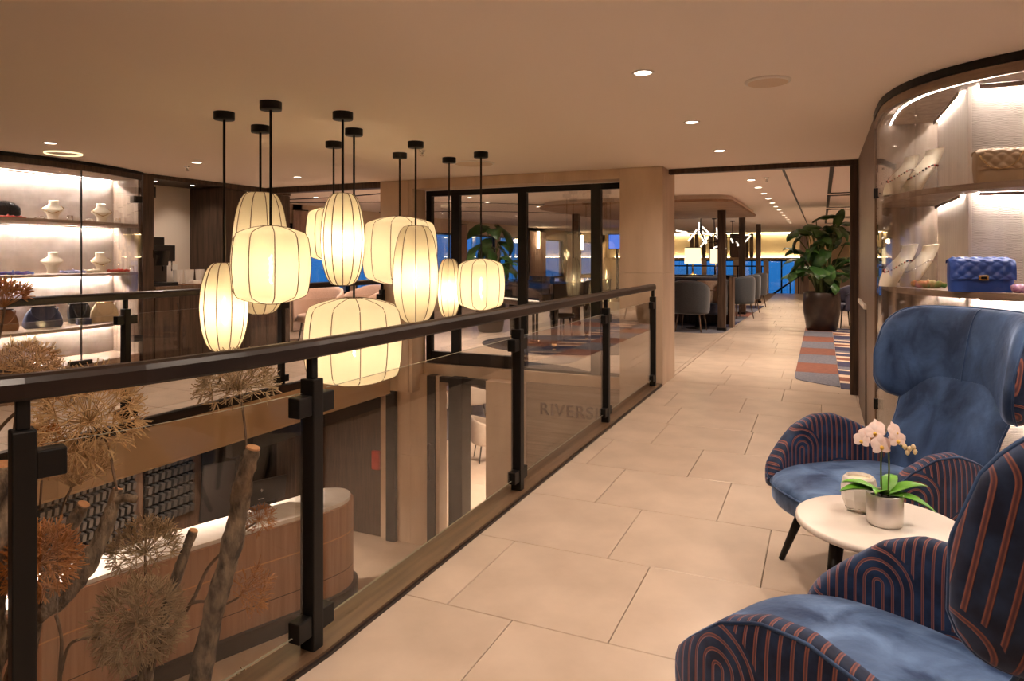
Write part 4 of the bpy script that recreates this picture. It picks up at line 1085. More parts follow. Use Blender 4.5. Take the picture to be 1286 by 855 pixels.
for px, X, h, lab in ((50, -7.20, 1.77, 'thin silver bracelet lying left of the bust on the top shelf'), (112, -7.22, 1.77, 'silver bracelet lying between the busts on the top shelf')):
    b = thing('bracelet', lab, 'bracelet', LS(px, X, h)); m = MB(); m.tube([(.035*math.cos(a), .045*math.sin(a), .02+.014*math.cos(a)) for a in [k*math.pi/12 for k in range(24)]], .004, 6, closed=True); m.build('band', 'chrome', b)
for k, (px, h) in enumerate(((88, 1.77), (148, 1.77), (165, 1.22))):
    e_ = thing('earring_stand', 'small clear stand with earrings, %s' % ('near the glass joint on the top shelf', 'at the right end of the top shelf', 'by the right end panel of the middle shelf')[k], 'earring stand', LS(px, -7.3, h))
    m = MB(); m.bbox(-.02,.02,-.035,.035,0,.006,.002); m.build('base', 'tumbler_glass', e_)
    m = MB(); m.tube([(0,-.03,.006),(0,-.03,.065),(0,.03,.065),(0,.03,.006)], .003, 6); m.build('bar', 'chrome', e_)
    for yy in (-.018, .018):
        m = MB(); m.tube([(0, yy+.009*math.cos(a), .05+.012*math.sin(a)) for a in [q*math.pi/6 for q in range(12)]], .002, 5, closed=True); m.build('earring', 'gold', e_)
b = thing('display_block', 'dark grey block on the showcase floor at the far left', 'display block', LS(7, -7.15, .28), R(75)); m = MB(); m.bbox(-.16,.16,-.08,.08,0,.07,.006); m.build('block', 'bag_black', b); m = MB(); m.bbox(-.12,.12,-.06,.06,.0705,.078,.002); m.build('pad', 'grey_fabric', b)

# ================================================================== COFFEE COUNTER
cc = thing('coffee_counter', 'dark brown wooden counter in the niche right of the left showcase', 'counter', (0, 0, 0))
m = MB(); m.bbox(-7.84, -7.20, 5.62, 6.645, 1.0, 1.04, .004); m.build('worktop', 'brown_wood', cc)
m = MB(); m.box(-7.84, -7.23, 5.62, 6.645, .08, .999); m.build('carcass', 'dark_wood', cc)
m = MB(); m.box(-7.80, -7.27, 5.62, 6.645, 0, .08); m.build('plinth', 'black_metal', cc)
for k in range(3):
    y0 = 5.62+k*1.025/3; m = MB(); m.bbox(-7.23, -7.212, y0+.003, y0+1.025/3-.003, .085, .99, .003); d = m.build('door', 'dark_wood', cc)
    m = MB(); m.tube([(-7.212, y0+.30, .70), (-7.19, y0+.30, .70), (-7.19, y0+.30, .82), (-7.212, y0+.30, .82)], .005, 6); m.build('handle', 'black_metal', d)
cm = thing('coffee_machine', 'black coffee machine with a tilted screen on the niche counter', 'coffee machine', (-7.50, 5.80, 1.04), R(-90))
# local: front is +y ... rotated so the front looks to +x
def cb(x0, x1, y0, y1, z0, z1, name, mat='black_gloss', b=.006): m = MB(); m.bbox(x0, x1, y0, y1, z0, z1, b); return m.build(name, mat, cm)
cm.rotation_euler = (0, 0, R(-90))
cb(-.15, .15, -.26, .08, 0, .50, 'body'); cb(-.17, .17, -.26, .26, 0, .045, 'drip_tray', 'black_plastic'); cb(-.13, .13, -.24, .06, .50, .60, 'bean_hopper', 'black_plastic')
cb(-.17, .12, .08, .20, .30, .50, 'brew_head', 'black_plastic'); s = cb(-.02, .20, .20, .225, .28, .47, 'screen', 'black_gloss', .004); s.rotation_euler = (R(-8), 0, 0)
m = MB(); m.tube([(-.05, .17, .30), (-.05, .17, .24)], .012, 8); m.tube([(-.02, .17, .30), (-.02, .17, .24)], .012, 8); m.build('spout', 'chrome', cm)
m = MB(); m.tube([(-.15, .10, .36), (-.15, .16, .32), (-.15, .16, .18)], .008, 8); m.build('steam_wand', 'chrome', cm)
for k in range(6):
    g = thing('tumbler', 'faceted glass tumbler, %s in the row beside the coffee machine' % ORD[k], 'glass', (-7.44-.05*(k % 2), 6.10+.085*k, 1.04), 0, 'tumblers on the coffee counter')
    m = MB(); m.lathe([(.030,0),(.036,.05),(.040,.13),(.044,.19),(.041,.19),(.037,.13),(.033,.05),(.028,.008)], 10, smooth=False); m.build('wall', 'white_ceramic', g)
    m = MB(); m.lathe([(.028,.002),(.028,.012)], 10); m.build('base', 'white_ceramic', g)
g = thing('napkin_box', 'white box of napkins behind the tumblers', 'box', (-7.70, 6.18, 1.04)); m = MB(); m.bbox(-.06,.06,-.10,.10,0,.26,.004); m.build('box', 'paper', g); m = MB(); m.bbox(-.05,.05,-.08,.08,.261,.268,.002); m.build('napkins', 'white_ceramic', g)
g = thing('tray', 'dark tray with a folded white cloth at the counter front', 'tray', (-7.30, 6.22, 1.04)); m = MB(); m.bbox(-.08,.08,-.20,.20,0,.012,.004); m.build('tray', 'bag_brown', g)
g = thing('folded_cloth', 'folded white cloth lying on the dark tray', 'cloth', (-7.29, 6.27, 1.052))
for k in range(3): m = MB(); m.bbox(-.055+.004*k,.055-.003*k,-.09+.006*k,.09-.004*k,.015*k,.015*k+.0145,.006); m.build('fold', 'white_ceramic', g)
vg = thing('air_grille', 'metal ventilation grille at the top of the niche wall', 'vent', (-7.845, 5.90, 2.16))
m = MB(); m.bbox(.0,.008,-.22,.22,0,.012,.002); m.bbox(.0,.008,-.22,.22,.128,.14,.002); m.bbox(.0,.008,-.22,-.208,.0,.14,.002); m.bbox(.0,.008,.208,.22,0,.14,.002); m.build('frame', 'grille', vg)
for k in range(18): m = MB(); m.box(.001,.007,-.204+.0235*k,-.192+.0235*k,.012,.128); m.build('slat', 'grille', vg)
for y in (5.80, 6.35):
    r_ = thing('niche_light', 'tiny recessed spotlight in the niche ceiling, %s' % ('above the coffee machine' if y < 6 else 'above the tumblers'), 'ceiling light', (-7.45, y, 2.325))
    m = MB(); m.lathe([(.028,-.001),(.036,-.001),(.034,-.005),(.028,-.004)], 16, cap=False); m.build('ring', 'chrome', r_); m = MB(); m.lathe([(.028,-.002),(.001,-.002)], 16, cap=False); m.build('lens', 'lamp_white', r_)
    spot(-7.45, y, 2.315, 22, 120)
# ================================================================== DRIED FLOWERS AND PRUNED BRANCHES IN THE VOID
def at(px, py, z):   # a point at distance z in front of the viewpoint
    u = (px-643)/856; return Vector((z*(-SY+CY*u), z*(CY+SY*u), 1.4-(py-322)*z/856))
def branch(label, spec, knobs=(), stubs=()):
    pts = [at(px, py, z) for px, py, z, w in spec]; rad = [w*z/856/2 for px, py, z, w in spec]
    base = pts[0].copy()
    root = thing('pruned_branch', label, 'branch', base, 0, 'pruned branches in the void')
    N = 44; P = crom([(*(p-base), r) for p, r in zip(pts, rad)], N); rnd = random.Random(len(label)*7)
    m = MB(); seg = 14
    m.tube([p[:3] for p in P], [p[3]*(1+.07*math.sin(i*.8+len(label))+rnd.uniform(-.04, .04)) for i, p in enumerate(P)], seg)
    for k in range(len(m.v)):
        i = k//seg
        if i < N:
            c = Vector(P[i][:3]); m.v[k] = tuple(c + (Vector(m.v[k])-c)*(1+rnd.uniform(-.10, .10)))
    m.build('wood', 'bark', root)
    e, d = Vector(P[-1][:3]), (Vector(P[-1][:3])-Vector(P[-2][:3])).normalized(); r = P[-1][3]
    m = MB(); m.tube([tuple(e-d*.003), tuple(e+d*.003)], [r*1.0, r*.93], 16, smooth=False); m.build('cut_end', 'cut_wood', root)
    for f, dx, L, rr in stubs:
        p = Vector(P[int(f*N)][:3]); q = p + Vector(dx).normalized()*L
        m = MB(); m.tube(crom([tuple(p), tuple(p.lerp(q, .5)+Vector((0,0,L*.12))), tuple(q)], 10), [rr*1.2]*4+[rr]*7, 10); m.build('side_stub', 'bark', root)
    return root
branch('thick pruned branch rising to a round cut end right of the others, before the desk', [(232, 1010, 2.62, 34), (248, 870, 2.62, 27), (268, 770, 2.62, 25), (286, 705, 2.62, 25), (300, 640, 2.62, 24), (307, 600, 2.62, 22), (318, 562, 2.62, 18)])
branch('curved pruned branch sweeping up from behind the left post, with a pale side stub', [(-60, 960, 2.35, 40), (0, 812, 2.35, 28), (45, 772, 2.38, 27), (90, 735, 2.42, 26), (125, 680, 2.46, 20), (140, 640, 2.48, 16), (148, 614, 2.5, 12)], stubs=[(.90, (.9, .3, .12), .085, .014)])
branch('short pruned branch leaning right behind the left post', [(10, 900, 2.75, 30), (45, 770, 2.75, 24), (78, 690, 2.75, 21), (93, 655, 2.75, 17), (105, 633, 2.75, 15)])
branch('thin pruned branch with orange cut end between dried flower ball and thick branch', [(165, 980, 2.85, 24), (182, 850, 2.85, 18), (205, 780, 2.85, 15), (225, 715, 2.85, 13), (243, 666, 2.85, 11)])
branch('rough thick trunk at the far left edge, mostly hidden by the black post', [(-25, 1000, 2.1, 46), (-18, 800, 2.1, 40), (-8, 690, 2.1, 34), (3, 582, 2.1, 26)])
def twig(label, lines):
    b = at(*lines[0][0][:3]); root = thing('twig', label, 'twig', b, 0, 'bare twigs in the void')
    for k, ln in enumerate(lines):
        m = MB(); P = crom([(*(at(px, py, z)-b), w*z/856/2) for px, py, z, w in ln], 20); m.tube([p[:3] for p in P], [p[3] for p in P], 8); m.build('stem' if k == 0 else 'side_shoot', 'stem_brown', root)
twig('dark forked twig beside the thick branch', [[(170, 900, 2.7, 12), (195, 825, 2.7, 8), (240, 757, 2.7, 5), (262, 712, 2.7, 4), (290, 684, 2.7, 3)], [(240, 757, 2.7, 5), (252, 755, 2.7, 4), (266, 756, 2.7, 3)]])
twig('thin forked twig low beside the left post', [[(72, 900, 2.4, 6), (76, 835, 2.4, 5), (77, 800, 2.4, 4), (70, 772, 2.4, 4)], [(75, 850, 2.4, 5), (86, 812, 2.4, 4), (104, 802, 2.4, 3.5), (128, 801, 2.4, 3)]])
twig('pale straight twig rising at the far left before the stone floor', [[(-40, 600, 2.6, 6), (0, 538, 2.6, 4.5), (40, 500, 2.6, 4), (50, 480, 2.6, 2)]])
def rays(m, c, axis, Rr, n, spread, nb, tip, rnd, w=.0017, droop=0., inner=0.):
    axis = Vector(axis).normalized(); c = Vector(c)
    t1 = axis.orthogonal().normalized(); t2 = axis.cross(t1); ga = math.pi*(3-5**.5)
    for k in range(n):
        cosm = math.cos(spread); q = 1-(1-cosm)*(k+.5)/n; s = math.sqrt(max(0, 1-q*q)); a = k*ga + rnd.uniform(-.15, .15)
        d = (axis*q + (t1*math.cos(a)+t2*math.sin(a))*s).normalized(); L = Rr*rnd.uniform(.80, 1.05)
        e = c+d*L+Vector((0,0,-droop*L*(1-q)))
        mid = c+d*L*.5
        m.tube([tuple(c), tuple(mid+Vector((0,0,droop*L*.15))), tuple(e)], [w, w*.8, w*.6], 3, cap=False)
        u1 = d.orthogonal().normalized(); u2 = d.cross(u1)
        for j in range(nb):
            b = rnd.uniform(0, 6.28); g = rnd.uniform(.3, 1.25)
            f = (d*math.cos(g)+(u1*math.cos(b)+u2*math.sin(b))*math.sin(g)); tl = tip*rnd.uniform(.6, 1.2)
            m.tube([tuple(e), tuple(e+f*tl)], [w*.75, w*1.15], 3, cap=True, smooth=False)
def umbel(label, px, py, z, rpx, n, spread, mat, stem, axis=(0, 0, 1), nb=9, tip=.28, hub=(0, 0), w=.0017, droop=0.):
    h = at(px+hub[0], py+hub[1], z); Rr = rpx*z/856; rnd = random.Random(px*3+py)
    root = thing('dried_flower', label, 'dried flower', h, 0, 'dried flower heads in the void')
    m = MB(); rays(m, (0,0,0), axis, Rr*(1-tip*.6), n, spread, nb, Rr*tip, rnd, w, droop); m.build('flower_head', mat, root)
    if stem:
        m = MB(); P = crom([tuple(at(a, b, z)-h) for a, b in stem], 16); m.tube(P, [.0045]*17, 7); m.build('stem', 'stem_brown', root)
    return root
umbel('large tan starburst of dried flowers below the handrail beside the left post', 112, 520, 2.35, 66, 95, 2.3, 'dried_tan', [(114, 530), (135, 556), (142, 590), (147, 616)], (0, -.35, 1), 10, .34, (0, 8))
umbel('brownish dried flower head peeping over the handrail at the far left', 30, 468, 2.55, 42, 60, 1.5, 'dried_tan', [(30, 470), (20, 520), (10, 600)], (0, 0, 1), 9, .34)
umbel('flat tan dried flower head just right of the black post, behind the starburst', 66, 500, 2.9, 46, 60, 1.6, 'dried_grey', [(66, 506), (56, 560), (50, 640)], (.1, 0, 1), 9, .3)
umbel('upturned basket of thin stalks with a tan flower head under the starburst', 90, 612, 2.5, 58, 44, .95, 'dried_tan', [(90, 612), (78, 640), (73, 690), (70, 740)], (.25, 0, 1), 10, .34)
umbel('grey brown dried flower head on a tall stalk touching the handrail', 298, 482, 2.62, 50, 80, 1.75, 'dried_grey', [(299, 488), (304, 510), (308, 540), (310, 580), (306, 640)], (0, -.1, 1), 10, .30, (0, 6))
umbel('spreading flat dried flower head over the marble desk edge', 182, 690, 2.7, 44, 70, 1.7, 'dried_grey', [(182, 695), (183, 740), (184, 800)], (0, -.15, 1), 10, .32, (0, 4))
umbel('dense ball of dried grey brown flowers low in front of the desk', 174, 782, 2.5, 56, 130, 2.9, 'dried_grey', [(174, 785), (182, 850), (180, 930)], (0, -.3, 1), 11, .34)
umbel('orange leafy cluster of dried flowers behind the left post', 50, 705, 2.15, 46, 95, 2.6, 'dried_orange', [(48, 710), (35, 780), (20, 900)], (.2, -.3, 1), 10, .42, (0, 0), .0019)
umbel('second orange dried cluster low at the left edge behind the post', 8, 690, 2.3, 40, 80, 2.6, 'dried_orange', [(6, 700), (2, 780), (-10, 900)], (0, -.3, 1), 9, .42, (0, 0), .0019)
umbel('small orange dried flower head touching the marble edge right of the thick branch', 325, 653, 2.75, 20, 30, 2.0, 'dried_orange', [(322, 655), (305, 668), (285, 690)], (.5, -.2, .6), 8, .4, (0, 0), .0014)
umbel('small orange dried spray low to the right of the thick branch', 305, 745, 2.75, 42, 22, .8, 'dried_orange', [(305, 745), (296, 752), (280, 760)], (.9, -.1, .35), 10, .36, (-2, 0), .0013)
umbel('orange dried flower head standing above the far handrail at the left edge', 8, 372, 2.9, 36, 36, 1.1, 'dried_orange', [(6, 385), (0, 420), (-14, 470)], (.0, 0, 1), 9, .34, (-4, 14), .0022)
umbel('rusty brown tuft of dried flowers just right of the black post neck', 52, 548, 2.6, 24, 30, 2.0, 'dried_orange', [(50, 552), (46, 600), (40, 700)], (-.2, 0, 1), 8, .4, (0, 6), .0022)
umbel('small dry tuft at the foot of the balustrade glass', 310, 850, 2.5, 16, 22, 2.0, 'dried_grey', [(310, 853), (304, 900), (300, 950)], (0, 0, 1), 6, .45, (0, 4), .0016)
pl = thing('planter', 'tall dark planter on the lower floor holding the dried branches', 'planter', (-2.75, 1.25, LOW))
m = MB(); m.lathe([(.30,0),(.52,.05),(.62,1.25),(.60,1.28),(.57,1.25),(.54,1.15)], 36); m.build('pot', 'planter_brown', pl)
m = MB(); m.lathe([(.55,1.17),(.001,1.2)], 36, cap=False); m.build('soil', 'soil', pl)

# ================================================================== LOWER HALL
dk = thing('reception_desk', 'curved wood fronted reception desk with white marble top on the lower floor', 'reception desk', (0, 0, LOW))
FR = crom([(-5.62, 1.2), (-5.62, 2.2), (-5.58, 3.0), (-5.46, 3.7), (-5.20, 4.55), (-4.87, 5.40), (-4.74, 5.78), (-4.72, 6.02), (-4.82, 6.22), (-5.0, 6.30), (-5.18, 6.22)], 48)
BK = [(-5.30, 5.8), (-5.66, 4.7), (-5.93, 3.7), (-6.05, 3.0), (-6.08, 1.2)]
def dpoly(d): return [tuple(p) for p in offset(FR, d)] + BK
m = MB(); m.prism(dpoly(.0), 1.062, 1.10); m.build('marble_top', 'marble', dk)
m = MB(); m.prism(dpoly(-.03), .16, 1.06); m.build('front', 'desk_wood', dk)
m = MB(); m.prism(dpoly(-.08), 0, .16); m.build('plinth', 'rail_wood', dk)
ribbon(offset(FR, -.024), offset(FR, -.031), .74, .752).build('inlay_line', 'cut_wood', dk)
ribbon(offset(FR, -.026), offset(FR, -.031), .36, .366).build('inlay_line', 'rail_wood', dk)
sc = thing('reception_screen', 'dark reception monitor seen from behind, with a small white emblem, on the desk', 'monitor', (-5.40, 5.45, LOW+1.10), R(68))
m = MB(); m.bbox(-.10,.10,-.07,.07,0,.012,.004); m.build('foot', 'black_plastic', sc)
m = MB(); m.bbox(-.02,.02,.01,.03,.012,.14,.004); m.build('stand', 'black_plastic', sc)
m = MB(); m.bbox(-.27,.27,-.012,.012,.05,.31,.006); s = m.build('display', 'black_plastic', sc); s.rotation_euler = (R(10), 0, 0)
m = MB(); m.tube([(-.012,-.0135,.20),(-.002,-.0135,.215),(.0,-.0135,.18),(.012,-.0135,.205),(.004,-.0135,.19)], .003, 5); m.build('emblem', 'paper', s)
m = MB(); m.box(-.03,.03,-.0135,-.012,.10,.106); m.build('emblem_line', 'paper', s)
def slot_rack(label, pxa, pxb, ztop, zbot, cols, rows):
    X = -7.19; ya, yb = onX(pxa, X), onX(pxb, X)
    root = thing('key_rack', label, 'rack', (X, ya, zbot))
    H = ztop-zbot; W = yb-ya
    m = MB(); m.box(-.04, -.03, 0, W, 0, H); m.build('back_board', 'black_gloss', root)
    me = None
    for c in range(cols):
        for r in range(rows):
            if me is None:
                m = MB(); h = H/rows*.80; m.add([(-.03,0,0),(.02,0,.012),(.02,W/cols*.58,.012),(-.03,W/cols*.58,0),(-.03,0,h),(.035,0,h*.92),(.035,W/cols*.58,h*.92),(-.03,W/cols*.58,h)], [(0,1,2,3)[::-1],(4,5,6,7),(0,1,5,4),(1,2,6,5),(2,3,7,6),(3,0,4,7)]); o = m.build('slot', 'slot_grey', root); me = o.data
            else:
                o = bpy.data.objects.new('slot', me); C.objects.link(o); o.parent = root
            o.location = (0, W*(c+.2)/cols, H*(r+.1)/rows)
slot_rack('dark rack of upright key slots behind the branches, left of the two racks', 46, 171, -.40, -1.80, 15, 11)
slot_rack('dark rack of upright key slots right of the branches, narrower of the two racks', 183, 244, -.40, -1.80, 8, 11)
def lbox(px0, px1, py0, py1, X, name, label, cat, mat, t=.03):
    y0, y1 = onX(px0, X), onX(px1, X); ym = (y0+y1)/2
    z1, z0 = hh(py0, X, y0), hh(py1, X, y0)
    root = thing(name, label, cat, (X, ym, z0)); m = MB(); m.bbox(0, t, -(y1-y0)/2, (y1-y0)/2, 0, z1-z0, .004); m.build('panel', mat, root); return root, y1-y0, z1-z0
# staff chair behind the desk
st = thing('office_chair', 'dark high-backed office chair behind the marble desk', 'chair', (-6.5, onX(283, -6.5), LOW), R(60))
m = MB(); m.bbox(-.24,.24,-.24,.24,.44,.52,.03); m.build('seat', 'black_metal', st)
m = MB(); m.grid(lambda u, v: (.25*spw(math.cos(v*2*math.pi),.6)*(1-.25*u), .24+.06*u+.035*spw(math.sin(v*2*math.pi),.8), .55+.65*u), 12, 24, closev=True, flip=True); m.build('backrest', 'black_metal', st)
m = MB(); m.tube([(0,0,.44),(0,0,.10)], .03, 10); m.build('column', 'black_metal', st)
for k in range(5):
    a = k*2*math.pi/5; m = MB(); m.tube([(0,0,.10),(.28*math.cos(a),.28*math.sin(a),.05)], [.022,.014], 8); l = m.build('leg', 'black_metal', st); m = MB(); m.tube([(.28*math.cos(a)-.015*math.sin(a),.28*math.sin(a)+.015*math.cos(a),.026),(.28*math.cos(a)+.015*math.sin(a),.28*math.sin(a)-.015*math.cos(a),.026)], .026, 12); m.build('caster', 'black_plastic', l)
rs = thing('fire_call_box', 'small red box on the dark wall beside the lower doorway', 'alarm box', (onY(475, YB)-.02, YB, LOW+1.02)); m = MB(); m.bbox(-.055,.055,-.05,0,-.12,.13,.006); m.build('housing', 'red_sign', rs); m = MB(); m.bbox(-.03,.03,-.053,-.05,-.02,.06,.002); m.build('plate', 'scarf_red', rs)
# dark glossy picture panels behind the desk
for a, b, l in ((252, 300, 'dark glossy panel behind the desk right of the key racks'), (303, 372, 'dark glossy panel behind the desk nearest the lower back wall')):
    lbox(a, b, 560, 720, -7.22, 'glossy_panel', l, 'panel', 'black_gloss')
# lettering on the veined wall
cu = bpy.data.curves.new('sign_lettering', 'FONT'); cu.body = 'RIVERSI'; cu.size = .205; cu.extrude = .012; cu.space_character = 1.12
sg = bpy.data.objects.new('sign_lettering', cu); C.objects.link(sg); sg.data.materials.append(M['sign_letter'])
sg.rotation_euler = (R(90), 0, 0); sg.location = (onY(677, 7.6), 7.606, hh(520, onY(677, 7.6), 7.6))
dg = bpy.context.evaluated_depsgraph_get(); me = bpy.data.meshes.new_from_object(sg.evaluated_get(dg)); loc, rot = sg.location.copy(), sg.rotation_euler.copy(); bpy.data.objects.remove(sg)
sg = bpy.data.objects.new('sign_lettering', me); C.objects.link(sg); sg.location = loc; sg.rotation_euler = rot
tag(sg, 'raised dark letters RIVERSI on the veined wall below the gallery', 'sign')
LL = ((-6.2, 3.2), (-6.2, 5.4))
for k, (x, y) in enumerate(LL):
    r_ = thing('downlight', 'recessed light under the far floor strip above the reception desk, %s' % ('nearer one' if k == 0 else 'further one'), 'ceiling light', (x, y, -.34))
    m = MB(); m.lathe([(.045,-.001),(.06,-.001),(.058,-.006),(.045,-.005)], 20, cap=False); m.build('trim_ring', 'white_ceramic', r_); m = MB(); m.lathe([(.045,-.003),(.001,-.0035)], 20, cap=False); m.build('lens', 'lamp_white', r_)
    spot(x, y, -.36, P_LOW, 130)
for k, (x, y) in enumerate(((-4.6, 10.0), (-6.0, 13.0), (-3.6, 13.0), (-3.2, 9.4))):
    spot(x, y, -.15, P_LOW*.75, 140)
    r_ = thing('downlight', 'recessed light in the lower lounge ceiling behind the lower doorway, %s' % ORD[k], 'ceiling light', (x, y, -.12))
    m = MB(); m.lathe([(.045,-.003),(.001,-.0035)], 20, cap=False); m.build('lens', 'lamp_white', r_)
# ================================================================== SEATING FURTHER OFF
def tub_chair(label, loc, rotz, shell, leg='black_metal', W=.60, D=.58, H=.84, group='tub chairs of the lounge', round_=1.0):
    # front is local -y
    root = thing('tub_chair', label, 'chair', loc, rotz, group)
    m = MB(); m.grid(lambda u, v: ((W/2-.05)*spw(math.cos(v*2*math.pi),.7)*s_[int(round(u*6))][0], (D/2-.03)*spw(math.sin(v*2*math.pi),.7)*s_[int(round(u*6))][0], s_[int(round(u*6))][1]), 6, 28, closev=True, flip=True)
    m.add([((W/2-.05)*spw(math.cos(k/28*2*math.pi),.7)*.3, (D/2-.03)*spw(math.sin(k/28*2*math.pi),.7)*.3, .475) for k in range(28)], [tuple(range(28))]); m.build('seat', shell, root)
    def fn(u, v):
        a = R(-28)+R(236)*u; sd = abs(u-.5)*2; zt = H - (.20*sd**2.2); zb = .33
        c, s = spw(math.cos(a), .75), spw(math.sin(a), .75); q = v*2*math.pi - math.pi/2
        th = .03*max(.05, 1-sd**14)**.5; d = th*spw(math.cos(q), .6); z = (zt+zb)/2+(zt-zb)/2*spw(math.sin(q), .6); fl = 1+.10*(z-zb)
        return ((W/2+d)*c*fl, (D/2+d)*s*fl, z)
    m = MB(); m.grid(fn, 32, 16, closev=True)
    for i in (0, 32): m.add([fn(i/32, j/16) for j in range(16)], [tuple(range(16))[::-1] if i == 0 else tuple(range(16))], 0, True)
    m.build('backrest', shell, root)
    for sx in (-1, 1):
        for sy in (-1, 1):
            m = MB(); m.tube([(sx*.19, sy*.18, .36), (sx*.235, sy*.235, 0)], [.017,.010], 8); m.build('leg', leg, root)
    return root
s_ = [(.80,.33),(.97,.345),(1.0,.39),(.985,.435),(.93,.455),(.70,.468),(.3,.475)]
X = onY(869, 13.0)
ca = tub_chair('grey tub chair with slim legs nearest the doorway, its back to the viewer', (onY(868, 13.05), 13.05, .0065), R(176), 'grey_fabric', 'brown_wood', H=.95)
dup(ca, 'grey tub chair beside the dark column, first of the row along the walkway', (onY(927, 16.2), 16.2, .0065), R(225))
dup(ca, 'grey tub chair second in the row along the walkway, half hidden by the first', (onY(936, 17.9), 17.9, .0065), R(232))
dup(ca, 'grey tub chair third and furthest of the row along the walkway', (onY(946, 19.8), 19.8, .0065), R(240))
pch = tub_chair('purple grey tub chair behind the big potted plant', (.42, 15.0, .0065), R(-60), 'purple_fabric')
b1 = tub_chair('beige tub chair beyond the opening, left of the largest lantern', (onY(399, 8.9), 8.9, 0), R(20), 'pink_fabric', W=.72, D=.68, H=.90)
dup(b1, 'beige tub chair beyond the opening, right one behind the largest lantern', (onY(457, 9.7), 9.7, 0), R(-15))
def bench(label, loc, rotz, L):
    root = thing('upholstered_bench', label, 'sofa', loc, rotz)
    m = MB(); m.bbox(-L/2, L/2, -.30, .30, .24, .46, .05); m.build('seat', 'blue_fabric', root)
    m = MB(); m.bbox(-L/2, L/2, .20, .38, .40, .98, .06); m.build('backrest', 'blue_fabric', root)
    m = MB(); m.grid(lambda u, v: (L/2-.02+.055*math.cos(v*2*math.pi)*(1+.5*u), -.02+.34*spw(math.sin(v*2*math.pi), .6)*(1-.12*u), .22+.70*u), 10, 24, closev=True, flip=True); m.add([(L/2-.02+.0825*math.cos(k*math.pi/12), -.02+.30*spw(math.sin(k*math.pi/12), .6), .92) for k in range(24)], [tuple(range(24))]); m.build('arm', 'blue_fabric', root)
    for sx in (-1, 1):
        for sy in (-.24, .30): m = MB(); m.tube([(sx*(L/2-.08), sy, .25), (sx*(L/2-.08), sy, 0)], .022, 8); m.build('leg', 'black_metal', root)
    return root
bx = onY(913, 14.1)
bench('dark blue upholstered bench with a rounded end beside the walkway', (bx-.82, 14.1, .0065), 0, 1.55)
cu_ = thing('cushion', 'beige striped cushion leaning on the blue bench', 'cushion', (onY(888, 14.0), 14.08, .47), R(3))
m = MB(); m.grid(lambda u, v: (.22*spw(math.cos(v*2*math.pi), .5), .07*math.sin(v*2*math.pi)*math.sin(u*math.pi)**.6 + .10*u, .44*u), 14, 32, closev=True, flip=True); m.build('cover', 'cushion_fabric', cu_)
dt = thing('dining_table', 'dark long table edge between the grey chair and the blue bench', 'table', (onY(882, 13.57), 13.57, .0065))
m = MB(); m.bbox(-.62, .24, -.14, .16, .735, .76, .006); m.build('tabletop', 'brown_wood', dt); m = MB(); m.tube([(-.1,0,.735),(-.1,0,.02)], .035, 12); m.build('column', 'black_metal', dt); m = MB(); m.lathe([(.22,0),(.22,.012),(.03,.03)], 24, (-.1,0,0)); m.build('foot', 'black_metal', dt)
cs = thing('console', 'dark console with a pale worn edge standing behind the blue bench', 'console', (bx-.85, 14.65, .0065))
m = MB(); m.bbox(-1.2, .95, -.14, .14, .97, 1.01, .005); m.build('top', 'black_metal', cs); m = MB(); m.bbox(-1.2, .88, -.10, .10, .0, .969, .01); m.build('panel', 'dark_wood', cs)
cs2 = thing('divider', 'slim wooden divider panel at the end of the blue bench', 'partition', (bx+.095, 14.1, 0)); m = MB(); m.bbox(-.035,.035,-.18,.18,0,.99,.006); m.build('panel', 'brown_wood', cs2); m = MB(); m.bbox(-.04,.04,-.19,.19,.991,1.0,.003); m.build('cap', 'black_metal', cs2)
def table_lamp(label, px, Y, z0, r, h, stem):
    root = thing('table_lamp', label, 'lamp', (onY(px, Y), Y, z0))
    m = MB(); m.lathe([(.09,0),(.09,.012),(.02,.025)], 20); m.build('base', 'gold', root)
    m = MB(); m.tube([(0,0,.02),(0,0,stem+h*.5)], .016, 10); m.build('stem', 'gold', root)
    m = MB(); m.lathe([(r,0),(r*.97,h)], 28, (0,0,stem), cap=False); m.lathe([(r*.97-.004,h),(r-.004,0)], 28, (0,0,stem), cap=False); m.build('lamp_shade', 'lampshade_glow', root)
    m = MB(); m.lathe([(r*.98,0),(r*.98,.015)], 28, (0,0,stem+h), cap=True); m.build('shade_rim', 'rail_wood', root)
    point(0, 0, stem-.05, 2.5, (1,.75,.45), .06, root)
table_lamp('cream drum table lamp on a gold stem behind the grey chair', 870, 14.62, 1.01, .17, .33, .24)
table_lamp('smaller cream drum table lamp partly behind the first dark column', 899, 19.0, .80, .15, .38, .42)
c2 = thing('console', 'low dark console further back carrying the smaller table lamp', 'console', (onY(893, 19.0), 19.0, 0)); m = MB(); m.bbox(-.9,.5,-.16,.16,.76,.80,.005); m.build('top', 'black_metal', c2); m = MB(); m.bbox(-.85,.45,-.12,.12,0,.759,.01); m.build('panel', 'dark_wood', c2)
for px, Y, l in ((906.5, 13.4, 'dark square column nearest the doorway, beside the lamp'), (932, 17.35, 'dark square column, second along the walkway'), (952.5, 21.9, 'dark square column, furthest along the walkway'), (723.5, 13.3, 'dark square column seen through the black framed window')):
    c = thing('column', l, 'column', (onY(px, Y), Y, 0)); m = MB(); m.bbox(-.07,.07,-.07,.07,.0,CEIL,.006); m.build('shaft', 'dark_wood', c); m = MB(); m.bbox(-.085,.085,-.085,.085,0,.06,.004); m.build('base', 'black_metal', c)
